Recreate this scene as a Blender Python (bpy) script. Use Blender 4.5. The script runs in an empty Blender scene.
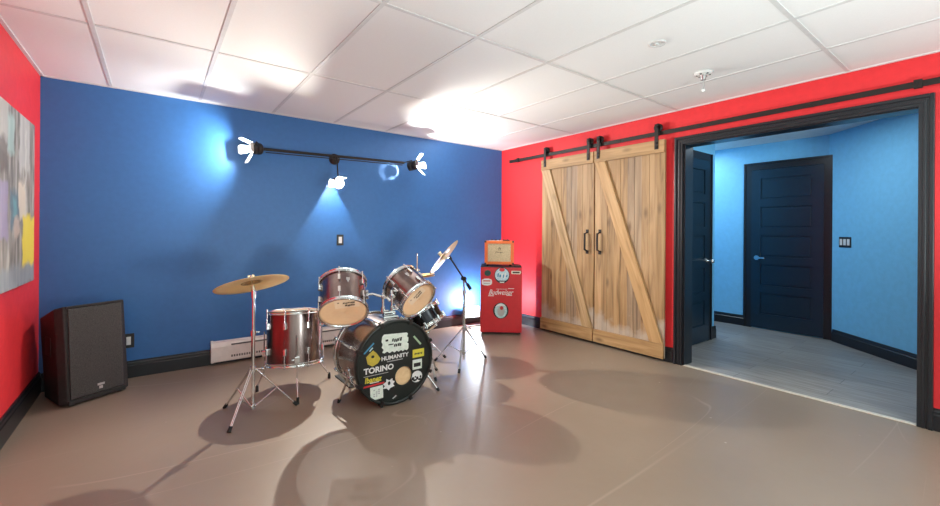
import bpy, bmesh, math, random
from mathutils import Vector, Matrix, Quaternion
PI = math.pi
random.seed(7)
sc = bpy.context.scene
COL = sc.collection
V = Vector

# ------------------------------------------------------------------ materials
def nt(name):
    m = bpy.data.materials.new(name); m.use_nodes = True
    n = m.node_tree.nodes; l = m.node_tree.links
    b = n['Principled BSDF']
    return m, n, l, b

def mat(name, col, rough=.5, metal=0., col2=None, scale=20., amt=.5, bump=0., bscale=60., coat=0., emit=None, es=0., spec=.5, stretch=None):
    m, n, l, b = nt(name)
    b.inputs['Base Color'].default_value = (*col, 1)
    b.inputs['Roughness'].default_value = rough
    b.inputs['Metallic'].default_value = metal
    b.inputs['Coat Weight'].default_value = coat
    b.inputs['Specular IOR Level'].default_value = spec
    tc = n.new('ShaderNodeTexCoord')
    src = tc.outputs['Object']
    if stretch:
        mp = n.new('ShaderNodeMapping'); mp.inputs['Scale'].default_value = stretch
        l.new(src, mp.inputs[0]); src = mp.outputs[0]
    nz = n.new('ShaderNodeTexNoise'); nz.inputs['Scale'].default_value = scale; nz.inputs['Detail'].default_value = 4
    l.new(src, nz.inputs['Vector'])
    mx = n.new('ShaderNodeMix'); mx.data_type = 'RGBA'
    c2 = col2 if col2 else tuple(c * .93 for c in col)
    mx.inputs['A'].default_value = (*col, 1); mx.inputs['B'].default_value = (*c2, 1)
    mr = n.new('ShaderNodeMapRange'); mr.inputs[1].default_value = .35; mr.inputs[2].default_value = .65
    mr.inputs[4].default_value = amt * 2 if amt <= .5 else 1
    l.new(nz.outputs[0], mr.inputs[0]); l.new(mr.outputs[0], mx.inputs['Factor'])
    l.new(mx.outputs['Result'], b.inputs['Base Color'])
    if bump:
        bz = n.new('ShaderNodeTexNoise'); bz.inputs['Scale'].default_value = bscale
        l.new(src, bz.inputs['Vector'])
        bp = n.new('ShaderNodeBump'); bp.inputs['Strength'].default_value = bump; bp.inputs['Distance'].default_value = .004
        l.new(bz.outputs[0], bp.inputs['Height']); l.new(bp.outputs[0], b.inputs['Normal'])
    if emit:
        b.inputs['Emission Color'].default_value = (*emit, 1); b.inputs['Emission Strength'].default_value = es
    return m

def s2l(r, g, b):
    f = lambda c: (c / 255 / 12.92) if c / 255 <= .04045 else ((c / 255 + .055) / 1.055) ** 2.4
    return (f(r), f(g), f(b))

M_ = {}
M_['blue'] = mat('blue wall paint', (.033, .150, .41), .5, bump=.05, bscale=180)
M_['red'] = mat('red wall paint', (.75, .034, .040), .5, spec=.3, bump=.05, bscale=180)
M_['white_wall'] = mat('white wall paint', (.75, .74, .72), .6)
M_['hallwall'] = mat('pale blue wall paint', (.20, .56, .84), .55, bump=.04, bscale=180)
M_['tbar'] = mat('grid bar enamel', (.69, .685, .675), .5)
M_['trim'] = mat('black trim paint', (.011, .013, .017), .32, bump=.03)
M_['doorblack'] = mat('black door paint', (.008, .026, .046), .28)
M_['chrome'] = mat('chrome', (.76, .80, .80), .14, 1., spec=.5)
M_['steel'] = mat('brushed steel', (.55, .55, .55), .3, 1.)
M_['darksteel'] = mat('blackened iron', (.032, .026, .024), .5, .6, bump=.2, bscale=90)
M_['rubber'] = mat('black rubber', (.012, .012, .012), .7)
M_['blackplastic'] = mat('black plastic', (.018, .018, .018), .42)
M_['whiteplastic'] = mat('white plastic', (.8, .8, .78), .35)
M_['heater'] = mat('white enamel', (.78, .77, .74), .35)
M_['slot'] = mat('dark slot', (.10, .10, .10), .6)
M_['shell'] = mat('smoked wine metallic wrap', (.29, .228, .212), .24, 1., col2=(.21, .155, .145), scale=14, coat=.3, stretch=(1, 1, .3))
M_['maple'] = mat('maple ply', (.66, .40, .19), .5, col2=(.55, .31, .13), scale=6, stretch=(1, 1, 6))
M_['tan'] = mat('tan lit interior', (.88, .60, .33), .8, col2=(.80, .52, .27), scale=30)
M_['bronze'] = mat('cymbal bronze', (1., .73, .33), .33, .1, col2=(.95, .62, .24), scale=9, bump=.05, bscale=120)
M_['bronze_dark'] = mat('tarnished bronze', (.34, .21, .09), .5, .6, col2=(.7, .44, .18), scale=30)
M_['blackhead'] = mat('black drum head', (.008, .012, .010), .38)
M_['headlogo'] = mat('cream head label', (.86, .80, .66), .6)
M_['cabinet'] = mat('black cabinet carpet', (.016, .014, .0135), .6, col2=(.026, .022, .021), scale=40, bump=.4, bscale=220)
M_['orange'] = mat('orange vinyl', (.80, .15, .02), .42, bump=.2, bscale=300)
M_['weave'] = mat('basket weave cloth', (.70, .55, .34), .8, col2=(.46, .36, .22), scale=130, bump=.4, bscale=260)
M_['fridge'] = mat('red fridge enamel', (.62, .014, .022), .3, coat=.3)
M_['fridge_side'] = mat('fridge cabinet red', (.55, .014, .02), .4)
M_['white'] = mat('white print', (.82, .82, .80), .5)
M_['offwhite'] = mat('pale mint print', (.66, .74, .64), .55, col2=(.80, .84, .76), scale=40)
M_['black'] = mat('black print', (.01, .01, .01), .5)
M_['yellow'] = mat('yellow print', (.72, .62, .06), .5)
M_['gold'] = mat('gold print', (.60, .46, .05), .4, col2=(.48, .36, .05), scale=25)
M_['green'] = mat('green print', (.42, .56, .36), .5)
M_['darkgreen'] = mat('dark green print', (.01, .06, .05), .5)
M_['skyblue'] = mat('blue print', (.06, .27, .45), .5)
M_['paleblue'] = mat('pale blue print', (.42, .62, .72), .45, col2=(.68, .80, .84), scale=50)
M_['teal'] = mat('teal print', (.30, .56, .56), .45, col2=(.62, .76, .76), scale=60)
M_['redprint'] = mat('red print', (.62, .03, .04), .5)
M_['grey'] = mat('grey print', (.45, .45, .44), .5)
M_['threshold'] = mat('threshold strip', (.62, .56, .47), .4)
M_['flap'] = mat('pale enamel flap', (.75, .72, .66), .35)
M_['bulb'] = mat('lit bulb', (.03, .02, .01), .4, emit=(1, .66, .26), es=2.2, spec=.1)
M_['bulb_side'] = mat('lit side bulb', (.9, .8, .6), .4, emit=(1, .80, .55), es=8)
M_['led'] = mat('lit white panel', (.9, .9, .9), .4, emit=(.80, .90, 1), es=9)
M_['logo_dark'] = mat('dark embroidery', (.06, .05, .03), .6)

def head_mat(name, transp, col):
    m, n, l, b = nt(name)
    out = n['Material Output']; n.remove(b)
    tr = n.new('ShaderNodeBsdfTransparent'); tl = n.new('ShaderNodeBsdfTranslucent'); df = n.new('ShaderNodeBsdfDiffuse'); gl = n.new('ShaderNodeBsdfGlossy')
    nz = n.new('ShaderNodeTexNoise'); nz.inputs['Scale'].default_value = 12
    rp = n.new('ShaderNodeMix'); rp.data_type = 'RGBA'
    rp.inputs['A'].default_value = (*col, 1); rp.inputs['B'].default_value = (*[c * .88 for c in col], 1)
    l.new(nz.outputs[0], rp.inputs['Factor'])
    for x in (tl, df): l.new(rp.outputs['Result'], x.inputs[0])
    gl.inputs['Roughness'].default_value = .25
    m1 = n.new('ShaderNodeMixShader'); m1.inputs[0].default_value = .45
    l.new(tl.outputs[0], m1.inputs[1]); l.new(df.outputs[0], m1.inputs[2])
    m2 = n.new('ShaderNodeMixShader'); m2.inputs[0].default_value = transp
    l.new(m1.outputs[0], m2.inputs[1]); l.new(tr.outputs[0], m2.inputs[2])
    m3 = n.new('ShaderNodeMixShader'); m3.inputs[0].default_value = .05
    l.new(m2.outputs[0], m3.inputs[1]); l.new(gl.outputs[0], m3.inputs[2])
    l.new(m3.outputs[0], out.inputs[0])
    return m
M_['headprint'] = head_mat('printed drum head label', .68, (1., .95, .84))
M_['clearhead'] = head_mat('translucent drum head', .66, (.93, .78, .58))

def floor_mat():
    m, n, l, b = nt('brown painted concrete')
    tc = n.new('ShaderNodeTexCoord')
    a = n.new('ShaderNodeTexNoise'); a.inputs['Scale'].default_value = .9; a.inputs['Detail'].default_value = 7; a.inputs['Roughness'].default_value = .6
    l.new(tc.outputs['Object'], a.inputs['Vector'])
    r = n.new('ShaderNodeValToRGB'); r.color_ramp.elements[0].position = .3; r.color_ramp.elements[1].position = .7
    r.color_ramp.elements[0].color = (.218, .164, .122, 1); r.color_ramp.elements[1].color = (.262, .200, .150, 1)
    l.new(a.outputs[0], r.inputs[0])
    # long pale scratches: thin iso-lines of a warped wave
    cur = r.outputs[0]
    for (rot, sc_, th) in ((.6, .55, .0035), (-.9, .42, .003), (1.9, .6, .003), (2.6, .5, .0025)):
        mp = n.new('ShaderNodeMapping'); mp.inputs['Rotation'].default_value = (0, 0, rot); mp.inputs['Scale'].default_value = (.25, 1.6, 1)
        mp.inputs['Location'].default_value = (rot * 3, sc_ * 7, 0)
        l.new(tc.outputs['Object'], mp.inputs[0])
        q = n.new('ShaderNodeTexNoise'); q.inputs['Scale'].default_value = sc_; q.inputs['Detail'].default_value = 1.5
        l.new(mp.outputs[0], q.inputs['Vector'])
        s = n.new('ShaderNodeMath'); s.operation = 'SUBTRACT'; s.inputs[1].default_value = .5; l.new(q.outputs[0], s.inputs[0])
        ab = n.new('ShaderNodeMath'); ab.operation = 'ABSOLUTE'; l.new(s.outputs[0], ab.inputs[0])
        lt = n.new('ShaderNodeMapRange'); lt.inputs[1].default_value = 0; lt.inputs[2].default_value = th * .6; lt.inputs[3].default_value = 1; lt.inputs[4].default_value = 0
        l.new(ab.outputs[0], lt.inputs[0])
        msk = n.new('ShaderNodeTexNoise'); msk.inputs['Scale'].default_value = 1.3; l.new(mp.outputs[0], msk.inputs['Vector'])
        mk = n.new('ShaderNodeMapRange'); mk.inputs[1].default_value = .5; mk.inputs[2].default_value = .62; mk.inputs[4].default_value = .4; l.new(msk.outputs[0], mk.inputs[0])
        mu = n.new('ShaderNodeMath'); mu.operation = 'MULTIPLY'; l.new(lt.outputs[0], mu.inputs[0]); l.new(mk.outputs[0], mu.inputs[1])
        mx = n.new('ShaderNodeMix'); mx.data_type = 'RGBA'; mx.inputs['B'].default_value = (.46, .36, .29, 1)
        l.new(mu.outputs[0], mx.inputs['Factor']); l.new(cur, mx.inputs['A']); cur = mx.outputs['Result']
    # paint chips
    vo = n.new('ShaderNodeTexVoronoi'); vo.inputs['Scale'].default_value = 3.2; l.new(tc.outputs['Object'], vo.inputs['Vector'])
    ch = n.new('ShaderNodeMapRange'); ch.inputs[1].default_value = .012; ch.inputs[2].default_value = .03; ch.inputs[3].default_value = .6; ch.inputs[4].default_value = 0
    l.new(vo.outputs['Distance'], ch.inputs[0])
    mx = n.new('ShaderNodeMix'); mx.data_type = 'RGBA'; mx.inputs['B'].default_value = (.55, .46, .38, 1)
    l.new(ch.outputs[0], mx.inputs['Factor']); l.new(cur, mx.inputs['A'])
    l.new(mx.outputs['Result'], b.inputs['Base Color'])
    b.inputs['Roughness'].default_value = .42
    rr = n.new('ShaderNodeMapRange'); rr.inputs[3].default_value = .30; rr.inputs[4].default_value = .48; l.new(a.outputs[0], rr.inputs[0]); l.new(rr.outputs[0], b.inputs['Roughness'])
    bz = n.new('ShaderNodeTexNoise'); bz.inputs['Scale'].default_value = 14; bz.inputs['Detail'].default_value = 5; l.new(tc.outputs['Object'], bz.inputs['Vector'])
    bp = n.new('ShaderNodeBump'); bp.inputs['Strength'].default_value = .08; bp.inputs['Distance'].default_value = .01; l.new(bz.outputs[0], bp.inputs['Height']); l.new(bp.outputs[0], b.inputs['Normal'])
    return m
M_['floor'] = floor_mat()

def laminate():
    m, n, l, b = nt('grey plank laminate')
    tc = n.new('ShaderNodeTexCoord')
    mp = n.new('ShaderNodeMapping'); mp.inputs['Rotation'].default_value = (0, 0, math.radians(90)); l.new(tc.outputs['Object'], mp.inputs[0])
    br = n.new('ShaderNodeTexBrick'); br.inputs['Scale'].default_value = 1; br.inputs['Brick Width'].default_value = 1.2; br.inputs['Row Height'].default_value = .19
    br.inputs['Mortar Size'].default_value = .0025; br.inputs['Color1'].default_value = (.30, .275, .25, 1); br.inputs['Color2'].default_value = (.235, .215, .20, 1); br.inputs['Mortar'].default_value = (.13, .12, .11, 1)
    l.new(mp.outputs[0], br.inputs[0])
    m2 = n.new('ShaderNodeMapping'); m2.inputs['Scale'].default_value = (14, 1.2, 1); l.new(tc.outputs['Object'], m2.inputs[0])
    nz = n.new('ShaderNodeTexNoise'); nz.inputs['Scale'].default_value = 2.5; nz.inputs['Detail'].default_value = 6; l.new(m2.outputs[0], nz.inputs[0])
    mx = n.new('ShaderNodeMix'); mx.data_type = 'RGBA'; mx.blend_type = 'MULTIPLY'; mx.inputs['Factor'].default_value = .7
    rp = n.new('ShaderNodeValToRGB'); rp.color_ramp.elements[0].color = (.62, .62, .62, 1); rp.color_ramp.elements[1].color = (1.3, 1.3, 1.3, 1); rp.color_ramp.elements[0].position = .3; rp.color_ramp.elements[1].position = .7
    l.new(nz.outputs[0], rp.inputs[0]); l.new(br.outputs[0], mx.inputs['A']); l.new(rp.outputs[0], mx.inputs['B']); l.new(mx.outputs['Result'], b.inputs['Base Color'])
    b.inputs['Roughness'].default_value = .42
    return m
M_['laminate'] = laminate()

def tile_mat():
    m, n, l, b = nt('white ceiling tile')
    tc = n.new('ShaderNodeTexCoord')
    nz = n.new('ShaderNodeTexNoise'); nz.inputs['Scale'].default_value = 140; nz.inputs['Detail'].default_value = 3; l.new(tc.outputs['Object'], nz.inputs[0])
    mx = n.new('ShaderNodeMix'); mx.data_type = 'RGBA'; mx.inputs['A'].default_value = (.80, .795, .785, 1); mx.inputs['B'].default_value = (.86, .855, .845, 1)
    l.new(nz.outputs[0], mx.inputs['Factor']); l.new(mx.outputs['Result'], b.inputs['Base Color'])
    b.inputs['Roughness'].default_value = .9
    bp = n.new('ShaderNodeBump'); bp.inputs['Strength'].default_value = .12; bp.inputs['Distance'].default_value = .004; l.new(nz.outputs[0], bp.inputs['Height']); l.new(bp.outputs[0], b.inputs['Normal'])
    return m
M_['tile'] = tile_mat()

def wood(name, axis, plank, base, base2, wear=False, seed=0.):
    """reclaimed barn wood; grain along `axis` (2 = local z); plank = width of one board across (0 = single board)"""
    m, n, l, b = nt(name)
    tc = n.new('ShaderNodeTexCoord')
    sx = n.new('ShaderNodeSeparateXYZ'); l.new(tc.outputs['Object'], sx.inputs[0])
    wn = None
    vec = tc.outputs['Object']
    if plank:
        d = n.new('ShaderNodeMath'); d.operation = 'DIVIDE'; d.inputs[1].default_value = plank; l.new(sx.outputs['Y'], d.inputs[0])
        ad = n.new('ShaderNodeMath'); ad.operation = 'ADD'; ad.inputs[1].default_value = 100 + seed; l.new(d.outputs[0], ad.inputs[0])
        fl = n.new('ShaderNodeMath'); fl.operation = 'FLOOR'; l.new(ad.outputs[0], fl.inputs[0])
        wn = n.new('ShaderNodeTexWhiteNoise'); wn.noise_dimensions = '1D'; l.new(fl.outputs[0], wn.inputs['W'])
        of = n.new('ShaderNodeVectorMath'); of.operation = 'SCALE'; of.inputs['Scale'].default_value = 9; l.new(wn.outputs['Color'], of.inputs[0])
        va = n.new('ShaderNodeVectorMath'); va.operation = 'ADD'; l.new(vec, va.inputs[0]); l.new(of.outputs[0], va.inputs[1]); vec = va.outputs[0]
    mp = n.new('ShaderNodeMapping')
    s = [9., 9., 9.]; s[axis] = .7
    mp.inputs['Scale'].default_value = s; mp.inputs['Location'].default_value = (seed, seed * 2, seed * 3)
    l.new(vec, mp.inputs[0])
    g = n.new('ShaderNodeTexNoise'); g.inputs['Scale'].default_value = 2.2; g.inputs['Detail'].default_value = 7; g.inputs['Distortion'].default_value = .7; l.new(mp.outputs[0], g.inputs[0])
    rp = n.new('ShaderNodeValToRGB'); e = rp.color_ramp.elements
    e[0].position = .28; e[0].color = (*[c * .55 for c in base2], 1); e[1].position = .62; e[1].color = (*base, 1)
    e2 = e.new(.45); e2.color = (*base2, 1)
    l.new(g.outputs[0], rp.inputs[0]); cur = rp.outputs[0]
    if wn:
        hs = n.new('ShaderNodeHueSaturation')
        mv = n.new('ShaderNodeMapRange'); mv.inputs[3].default_value = .80; mv.inputs[4].default_value = 1.18; l.new(wn.outputs['Value'], mv.inputs[0]); l.new(mv.outputs[0], hs.inputs['Value'])
        sp = n.new('ShaderNodeSeparateColor'); l.new(wn.outputs['Color'], sp.inputs[0])
        ms = n.new('ShaderNodeMapRange'); ms.inputs[3].default_value = .78; ms.inputs[4].default_value = 1.05; l.new(sp.outputs[1], ms.inputs[0]); l.new(ms.outputs[0], hs.inputs['Saturation'])
        l.new(cur, hs.inputs['Color']); cur = hs.outputs[0]
    # knots
    mk = n.new('ShaderNodeMapping'); ks = [7., 7., 7.]; ks[axis] = 2.6; mk.inputs['Scale'].default_value = ks; mk.inputs['Location'].default_value = (seed * 1.3, seed * .7, seed * 2.1); l.new(vec, mk.inputs[0])
    vo = n.new('ShaderNodeTexVoronoi'); vo.inputs['Scale'].default_value = 1; l.new(mk.outputs[0], vo.inputs['Vector'])
    kr = n.new('ShaderNodeMapRange'); kr.inputs[1].default_value = .05; kr.inputs[2].default_value = .20; kr.inputs[3].default_value = .8; kr.inputs[4].default_value = 0; l.new(vo.outputs['Distance'], kr.inputs[0])
    kx = n.new('ShaderNodeMix'); kx.data_type = 'RGBA'; kx.inputs['B'].default_value = (.13, .065, .025, 1); l.new(kr.outputs[0], kx.inputs['Factor']); l.new(cur, kx.inputs['A']); cur = kx.outputs['Result']
    if wear:   # pale, splashed patches on the lower boards
        wz = n.new('ShaderNodeMapRange'); wz.inputs[1].default_value = .75; wz.inputs[2].default_value = .15; wz.inputs[3].default_value = -.25; wz.inputs[4].default_value = .32; l.new(sx.outputs['Z'], wz.inputs[0])
        wq = n.new('ShaderNodeTexNoise'); wq.inputs['Scale'].default_value = 5; wq.inputs['Detail'].default_value = 6; l.new(tc.outputs['Object'], wq.inputs[0])
        wa = n.new('ShaderNodeMath'); wa.operation = 'ADD'; l.new(wz.outputs[0], wa.inputs[0]); l.new(wq.outputs[0], wa.inputs[1])
        wr = n.new('ShaderNodeMapRange'); wr.inputs[1].default_value = .62; wr.inputs[2].default_value = .80; wr.inputs[4].default_value = .6; l.new(wa.outputs[0], wr.inputs[0])
        wx = n.new('ShaderNodeMix'); wx.data_type = 'RGBA'; wx.inputs['B'].default_value = (.47, .41, .35, 1); l.new(wr.outputs[0], wx.inputs['Factor']); l.new(cur, wx.inputs['A']); cur = wx.outputs['Result']
    l.new(cur, b.inputs['Base Color'])
    b.inputs['Roughness'].default_value = .6
    bp = n.new('ShaderNodeBump'); bp.inputs['Strength'].default_value = .35; bp.inputs['Distance'].default_value = .004; l.new(g.outputs[0], bp.inputs['Height']); l.new(bp.outputs[0], b.inputs['Normal'])
    return m
TAN, TAN2 = (.455, .268, .118), (.35, .195, .078)
M_['plank'] = wood('reclaimed barn planks', 2, .158, TAN, TAN2, True)
M_['rail'] = wood('barn board across', 1, 0, (.47, .285, .13), (.37, .21, .085), False, 3.1)
M_['brace'] = wood('barn board brace', 2, 0, (.52, .31, .135), (.42, .235, .092), False, 5.7)
M_['brace_grey'] = wood('weathered barn brace', 2, 0, (.49, .32, .17), (.40, .25, .115), False, 8.3)

# ------------------------------------------------------------------ mesh builder
def frame(o, x, y):
    x = V(x).normalized(); z = x.cross(V(y)).normalized(); y = z.cross(x)
    m = Matrix((x, y, z)).transposed().to_4x4(); m.translation = V(o); return m
def axis_frame(o, z, hint=(0, 0, 1)):
    z = V(z).normalized(); h = V(hint)
    if abs(z.dot(h)) > .95: h = V((0, -1, 0))
    x = h.cross(z).normalized(); y = z.cross(x)
    m = Matrix((x, y, z)).transposed().to_4x4(); m.translation = V(o); return m

class MB:
    def __init__(s, M=None): s.v = []; s.f = []; s.M = M or Matrix(); s.mi = []; s.sm = []; s.cur = 0
    def add(s, vs, fs, smooth=False):
        b = len(s.v); s.v += [s.M @ V(p) for p in vs]
        for f in fs: s.f.append([b + i for i in f]); s.mi.append(s.cur); s.sm.append(smooth)
        return s
    def box(s, c, d, R=None, bev=0.):
        x, y, z = [q / 2 for q in d]
        if bev:
            bev = min(bev, .45 * min(d))
            bm = bmesh.new(); bmesh.ops.create_cube(bm, size=1)
            for v_ in bm.verts: v_.co = V((v_.co.x * d[0], v_.co.y * d[1], v_.co.z * d[2]))
            bmesh.ops.bevel(bm, geom=bm.edges[:], offset=bev, segments=2, affect='EDGES', profile=.6)
            bm.verts.index_update()
            vs = [v_.co.copy() for v_ in bm.verts]; fs = [[v_.index for v_ in f.verts] for f in bm.faces]; bm.free()
        else:
            vs = [V(p) for p in ((-x, -y, -z), (x, -y, -z), (x, y, -z), (-x, y, -z), (-x, -y, z), (x, -y, z), (x, y, z), (-x, y, z))]
            fs = [(0, 3, 2, 1), (4, 5, 6, 7), (0, 1, 5, 4), (1, 2, 6, 5), (2, 3, 7, 6), (3, 0, 4, 7)]
        if R is not None: vs = [R @ p for p in vs]
        return s.add([p + V(c) for p in vs], fs)
    def bb(s, lo, hi, bev=0.):
        return s.box([(a + b) / 2 for a, b in zip(lo, hi)], [b - a for a, b in zip(lo, hi)], None, bev)
    def lathe(s, prof, n=48, M=None, a0=0., a1=2 * PI, closed=False, smooth=True):
        """prof: (r, z) pairs, spun about local z"""
        full = abs(a1 - a0 - 2 * PI) < 1e-6; k = n if full else n + 1
        vs = []
        for i in range(k):
            t = a0 + (a1 - a0) * i / n
            for r, z in prof: vs.append(V((r * math.cos(t), r * math.sin(t), z)))
        if M is not None: vs = [M @ p for p in vs]
        m = len(prof); fs = []
        for i in range(n):
            j = (i + 1) % k
            for q in range(m if closed else m - 1):
                q2 = (q + 1) % m
                fs.append((i * m + q, j * m + q, j * m + q2, i * m + q2))
        s.add(vs, fs, smooth)
        if closed and not full:
            b = len(s.v) - len(vs)
            for i, rev in ((0, False), (k - 1, True)):
                f = [b + i * m + q for q in range(m)]
                s.f.append(f[::-1] if rev else f); s.mi.append(s.cur); s.sm.append(False)
        return s
    def cyl(s, p0, p1, r0, r1=None, n=16):
        r1 = r0 if r1 is None else r1; p0 = V(p0); p1 = V(p1)
        M = axis_frame(p0, p1 - p0); L = (p1 - p0).length
        s.lathe([(r0, 0), (r1, L)], n, M)
        for z, r, rev in ((0, r0, True), (L, r1, False)):
            vs = [M @ V((r * math.cos(2 * PI * i / n), r * math.sin(2 * PI * i / n), z)) for i in range(n)]
            s.add(vs, [list(range(n))[::-1] if rev else list(range(n))])
        return s
    def tube(s, pts, r, n=10):
        pts = [V(p) for p in pts]
        for a, b in zip(pts, pts[1:]): s.cyl(a, b, r, r, n)
        for p in pts[1:-1]: s.ball(p, r, n)
        return s
    def ball(s, c, r, n=12, sc=(1, 1, 1)):
        k = n // 2; vs = [V((0, 0, r))]; fs = []
        for i in range(1, k):
            t = PI * i / k
            for j in range(n): vs.append(V((r * math.sin(t) * math.cos(2 * PI * j / n), r * math.sin(t) * math.sin(2 * PI * j / n), r * math.cos(t))))
        vs.append(V((0, 0, -r)))
        for j in range(n): fs.append((0, 1 + j, 1 + (j + 1) % n))
        for i in range(k - 2):
            for j in range(n):
                a = 1 + i * n + j; b = 1 + i * n + (j + 1) % n; fs.append((a, a + n, b + n, b))
        e = len(vs) - 1; o = 1 + (k - 2) * n
        for j in range(n): fs.append((e, o + (j + 1) % n, o + j))
        return s.add([V(c) + V((p.x * sc[0], p.y * sc[1], p.z * sc[2])) for p in vs], fs, True)
    def torus(s, c, ax, R, r, n=40, m=8):
        return s.lathe([(R + r * math.cos(2 * PI * i / m), r * math.sin(2 * PI * i / m)) for i in range(m)], n, axis_frame(c, ax), closed=True)
    def prism(s, poly, z0, z1, M=None):
        n = len(poly)
        vs = [V((x, y, z0)) for x, y in poly] + [V((x, y, z1)) for x, y in poly]
        if M is not None: vs = [M @ p for p in vs]
        fs = [list(range(n))[::-1], list(range(n, 2 * n))] + [(i, (i + 1) % n, n + (i + 1) % n, n + i) for i in range(n)]
        return s.add(vs, fs)
    def build(s, name, m, parent=None, bevel=0.):
        me = bpy.data.meshes.new(name)
        o = bpy.data.objects.new(name, me); COL.objects.link(o)
        off = V((0, 0, 0))
        if parent is not None:
            o.parent = parent; q = parent
            while q is not None: off += q.location; q = q.parent
        me.from_pydata([p - off for p in s.v], [], s.f)
        for mm in (m if isinstance(m, (list, tuple)) else [m]): me.materials.append(M_[mm])
        for p, i, k in zip(me.polygons, s.mi, s.sm): p.material_index = i; p.use_smooth = k
        bm = bmesh.new(); bm.from_mesh(me)
        bmesh.ops.recalc_face_normals(bm, faces=bm.faces[:]); bm.to_mesh(me); bm.free()
        if bevel:
            b = o.modifiers.new('bevel', 'BEVEL'); b.width = bevel; b.segments = 2; b.limit_method = 'ANGLE'
        return o

def tag(o, label, cat, group=None):
    o['label'] = label; o['category'] = cat
    if group: o['group'] = group
    return o
def thing(name, loc, label, cat, group=None):
    o = bpy.data.objects.new(name, None); COL.objects.link(o); o.location = loc; o.empty_display_size = .1
    return tag(o, label, cat, group)
def struct(o):
    o['kind'] = 'structure'; return o

def text_mesh(body, w, h, shear=0., extrude=.0004, bold=0.):
    cu = bpy.data.curves.new('txt', 'FONT'); cu.body = body; cu.shear = shear; cu.extrude = extrude; cu.offset = bold; cu.resolution_u = 3
    o = bpy.data.objects.new('txt', cu); COL.objects.link(o)
    dg = bpy.context.evaluated_depsgraph_get(); me = bpy.data.meshes.new_from_object(o.evaluated_get(dg))
    bpy.data.objects.remove(o); bpy.data.curves.remove(cu)
    xs = [v.co.x for v in me.vertices]; ys = [v.co.y for v in me.vertices]
    vs = [V(((v.co.x - (min(xs) + max(xs)) / 2) * w / (max(xs) - min(xs)), (v.co.y - (min(ys) + max(ys)) / 2) * h / (max(ys) - min(ys)), v.co.z)) for v in me.vertices]
    fs = [list(p.vertices) for p in me.polygons]; bpy.data.meshes.remove(me)
    return vs, fs
def lettering(body, M, x, y, w, h, m, parent, shear=0., bold=0., z=.0012, rot=0., name='lettering', label=None):
    vs, fs = text_mesh(body, w, h, shear, .0004, bold)
    R = Matrix.Rotation(rot, 4, 'Z')
    b = MB(M); b.add([R @ p + V((x, y, z)) for p in vs], fs); o = b.build(name, m, parent)
    if label: o['label'] = label
    return o
def sticker(poly, M, m, parent, z=.0, t=.0008, name='sticker', label=None):
    o = MB(M).prism(poly, z, z + t).build(name, m, parent)
    if label: o['label'] = label
    return o
def print_row(M, x, y, w, h, m, parent, n=5, z=.0016, seed=1, name='sticker_print'):
    """a row of blurred, unreadable dark print"""
    r = random.Random(seed); b = MB(M); x0 = x - w / 2; step = w / n
    for i in range(n):
        a = x0 + i * step; ww = step * r.uniform(.70, .98); hh = h * r.uniform(.6, 1.); dy = r.uniform(-.12, .12) * h
        b.prism([(a, y - hh / 2 + dy), (a + ww, y - hh / 2 + dy), (a + ww + .15 * h, y + hh / 2 + dy), (a + .15 * h, y + hh * r.uniform(.2, .5) + dy)], z, z + .0005)
    return b.build(name, m, parent)
def ell(cx, cy, a, b, n=28): return [(cx + a * math.cos(2 * PI * i / n), cy + b * math.sin(2 * PI * i / n)) for i in range(n)]
def rect(x0, y0, x1, y1): return [(x0, y0), (x1, y0), (x1, y1), (x0, y1)]

# ------------------------------------------------------------------ the room
W, H, YB = 4.671, 2.404, -6.6
OY0, OY1, OZ = -2.584, -4.118, 2.085        # the wide opening in the right wall
WT = .13
struct(MB().bb((-W - .2, YB - .2, -.12), (0, .2, 0)).build('floor', 'floor'))
struct(MB().bb((-W - .2, 0, -.0), (.0, .2, 2.6)).build('wall_back', 'blue'))
struct(MB().bb((-W - .2, -3.2, 0), (-W, 0, 2.6)).build('wall_left', 'red'))
struct(MB().bb((-W - .2, YB, 0), (-W, -3.2, 2.6)).build('wall_left_rear', 'white_wall'))
rw = MB()
rw.bb((0, OY0, 0), (WT, .2, 2.6)); rw.bb((0, -4.9, 0), (WT, OY1, 2.6)); rw.bb((0, OY1, OZ), (WT, OY0, 2.6))
struct(rw.build('wall_right', 'red'))
struct(MB().bb((0, YB, 0), (WT, -4.9, 2.6)).build('wall_right_rear', 'white_wall'))
struct(MB().bb((-W - .2, YB - .2, 0), (WT, YB, 2.6)).build('wall_front', 'white_wall'))
ct = MB()
GX = [-.6025 - .61 * i for i in range(7)]; GY = [-1.3131 - 1.22 * i for i in range(5)]
ct.bb((-W, YB, H + .006), (0, 0, H + .08))
struct(ct.build('ceiling', 'tile'))
tb = MB()
for x in GX: tb.bb((x - .012, YB, H + .002), (x + .012, 0, H + .0065))
for y in GY: tb.bb((-W, y - .012, H + .0022), (0, y + .012, H + .0067))
tb.bb((-W, -.02, H - .001), (0, 0, H + .0066)); tb.bb((-W, YB, H - .001), (-W + .02, 0, H + .0066)); tb.bb((-.02, YB, H - .001), (0, 0, H + .0066))
struct(tb.build('trim_1', 'tbar'))

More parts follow.
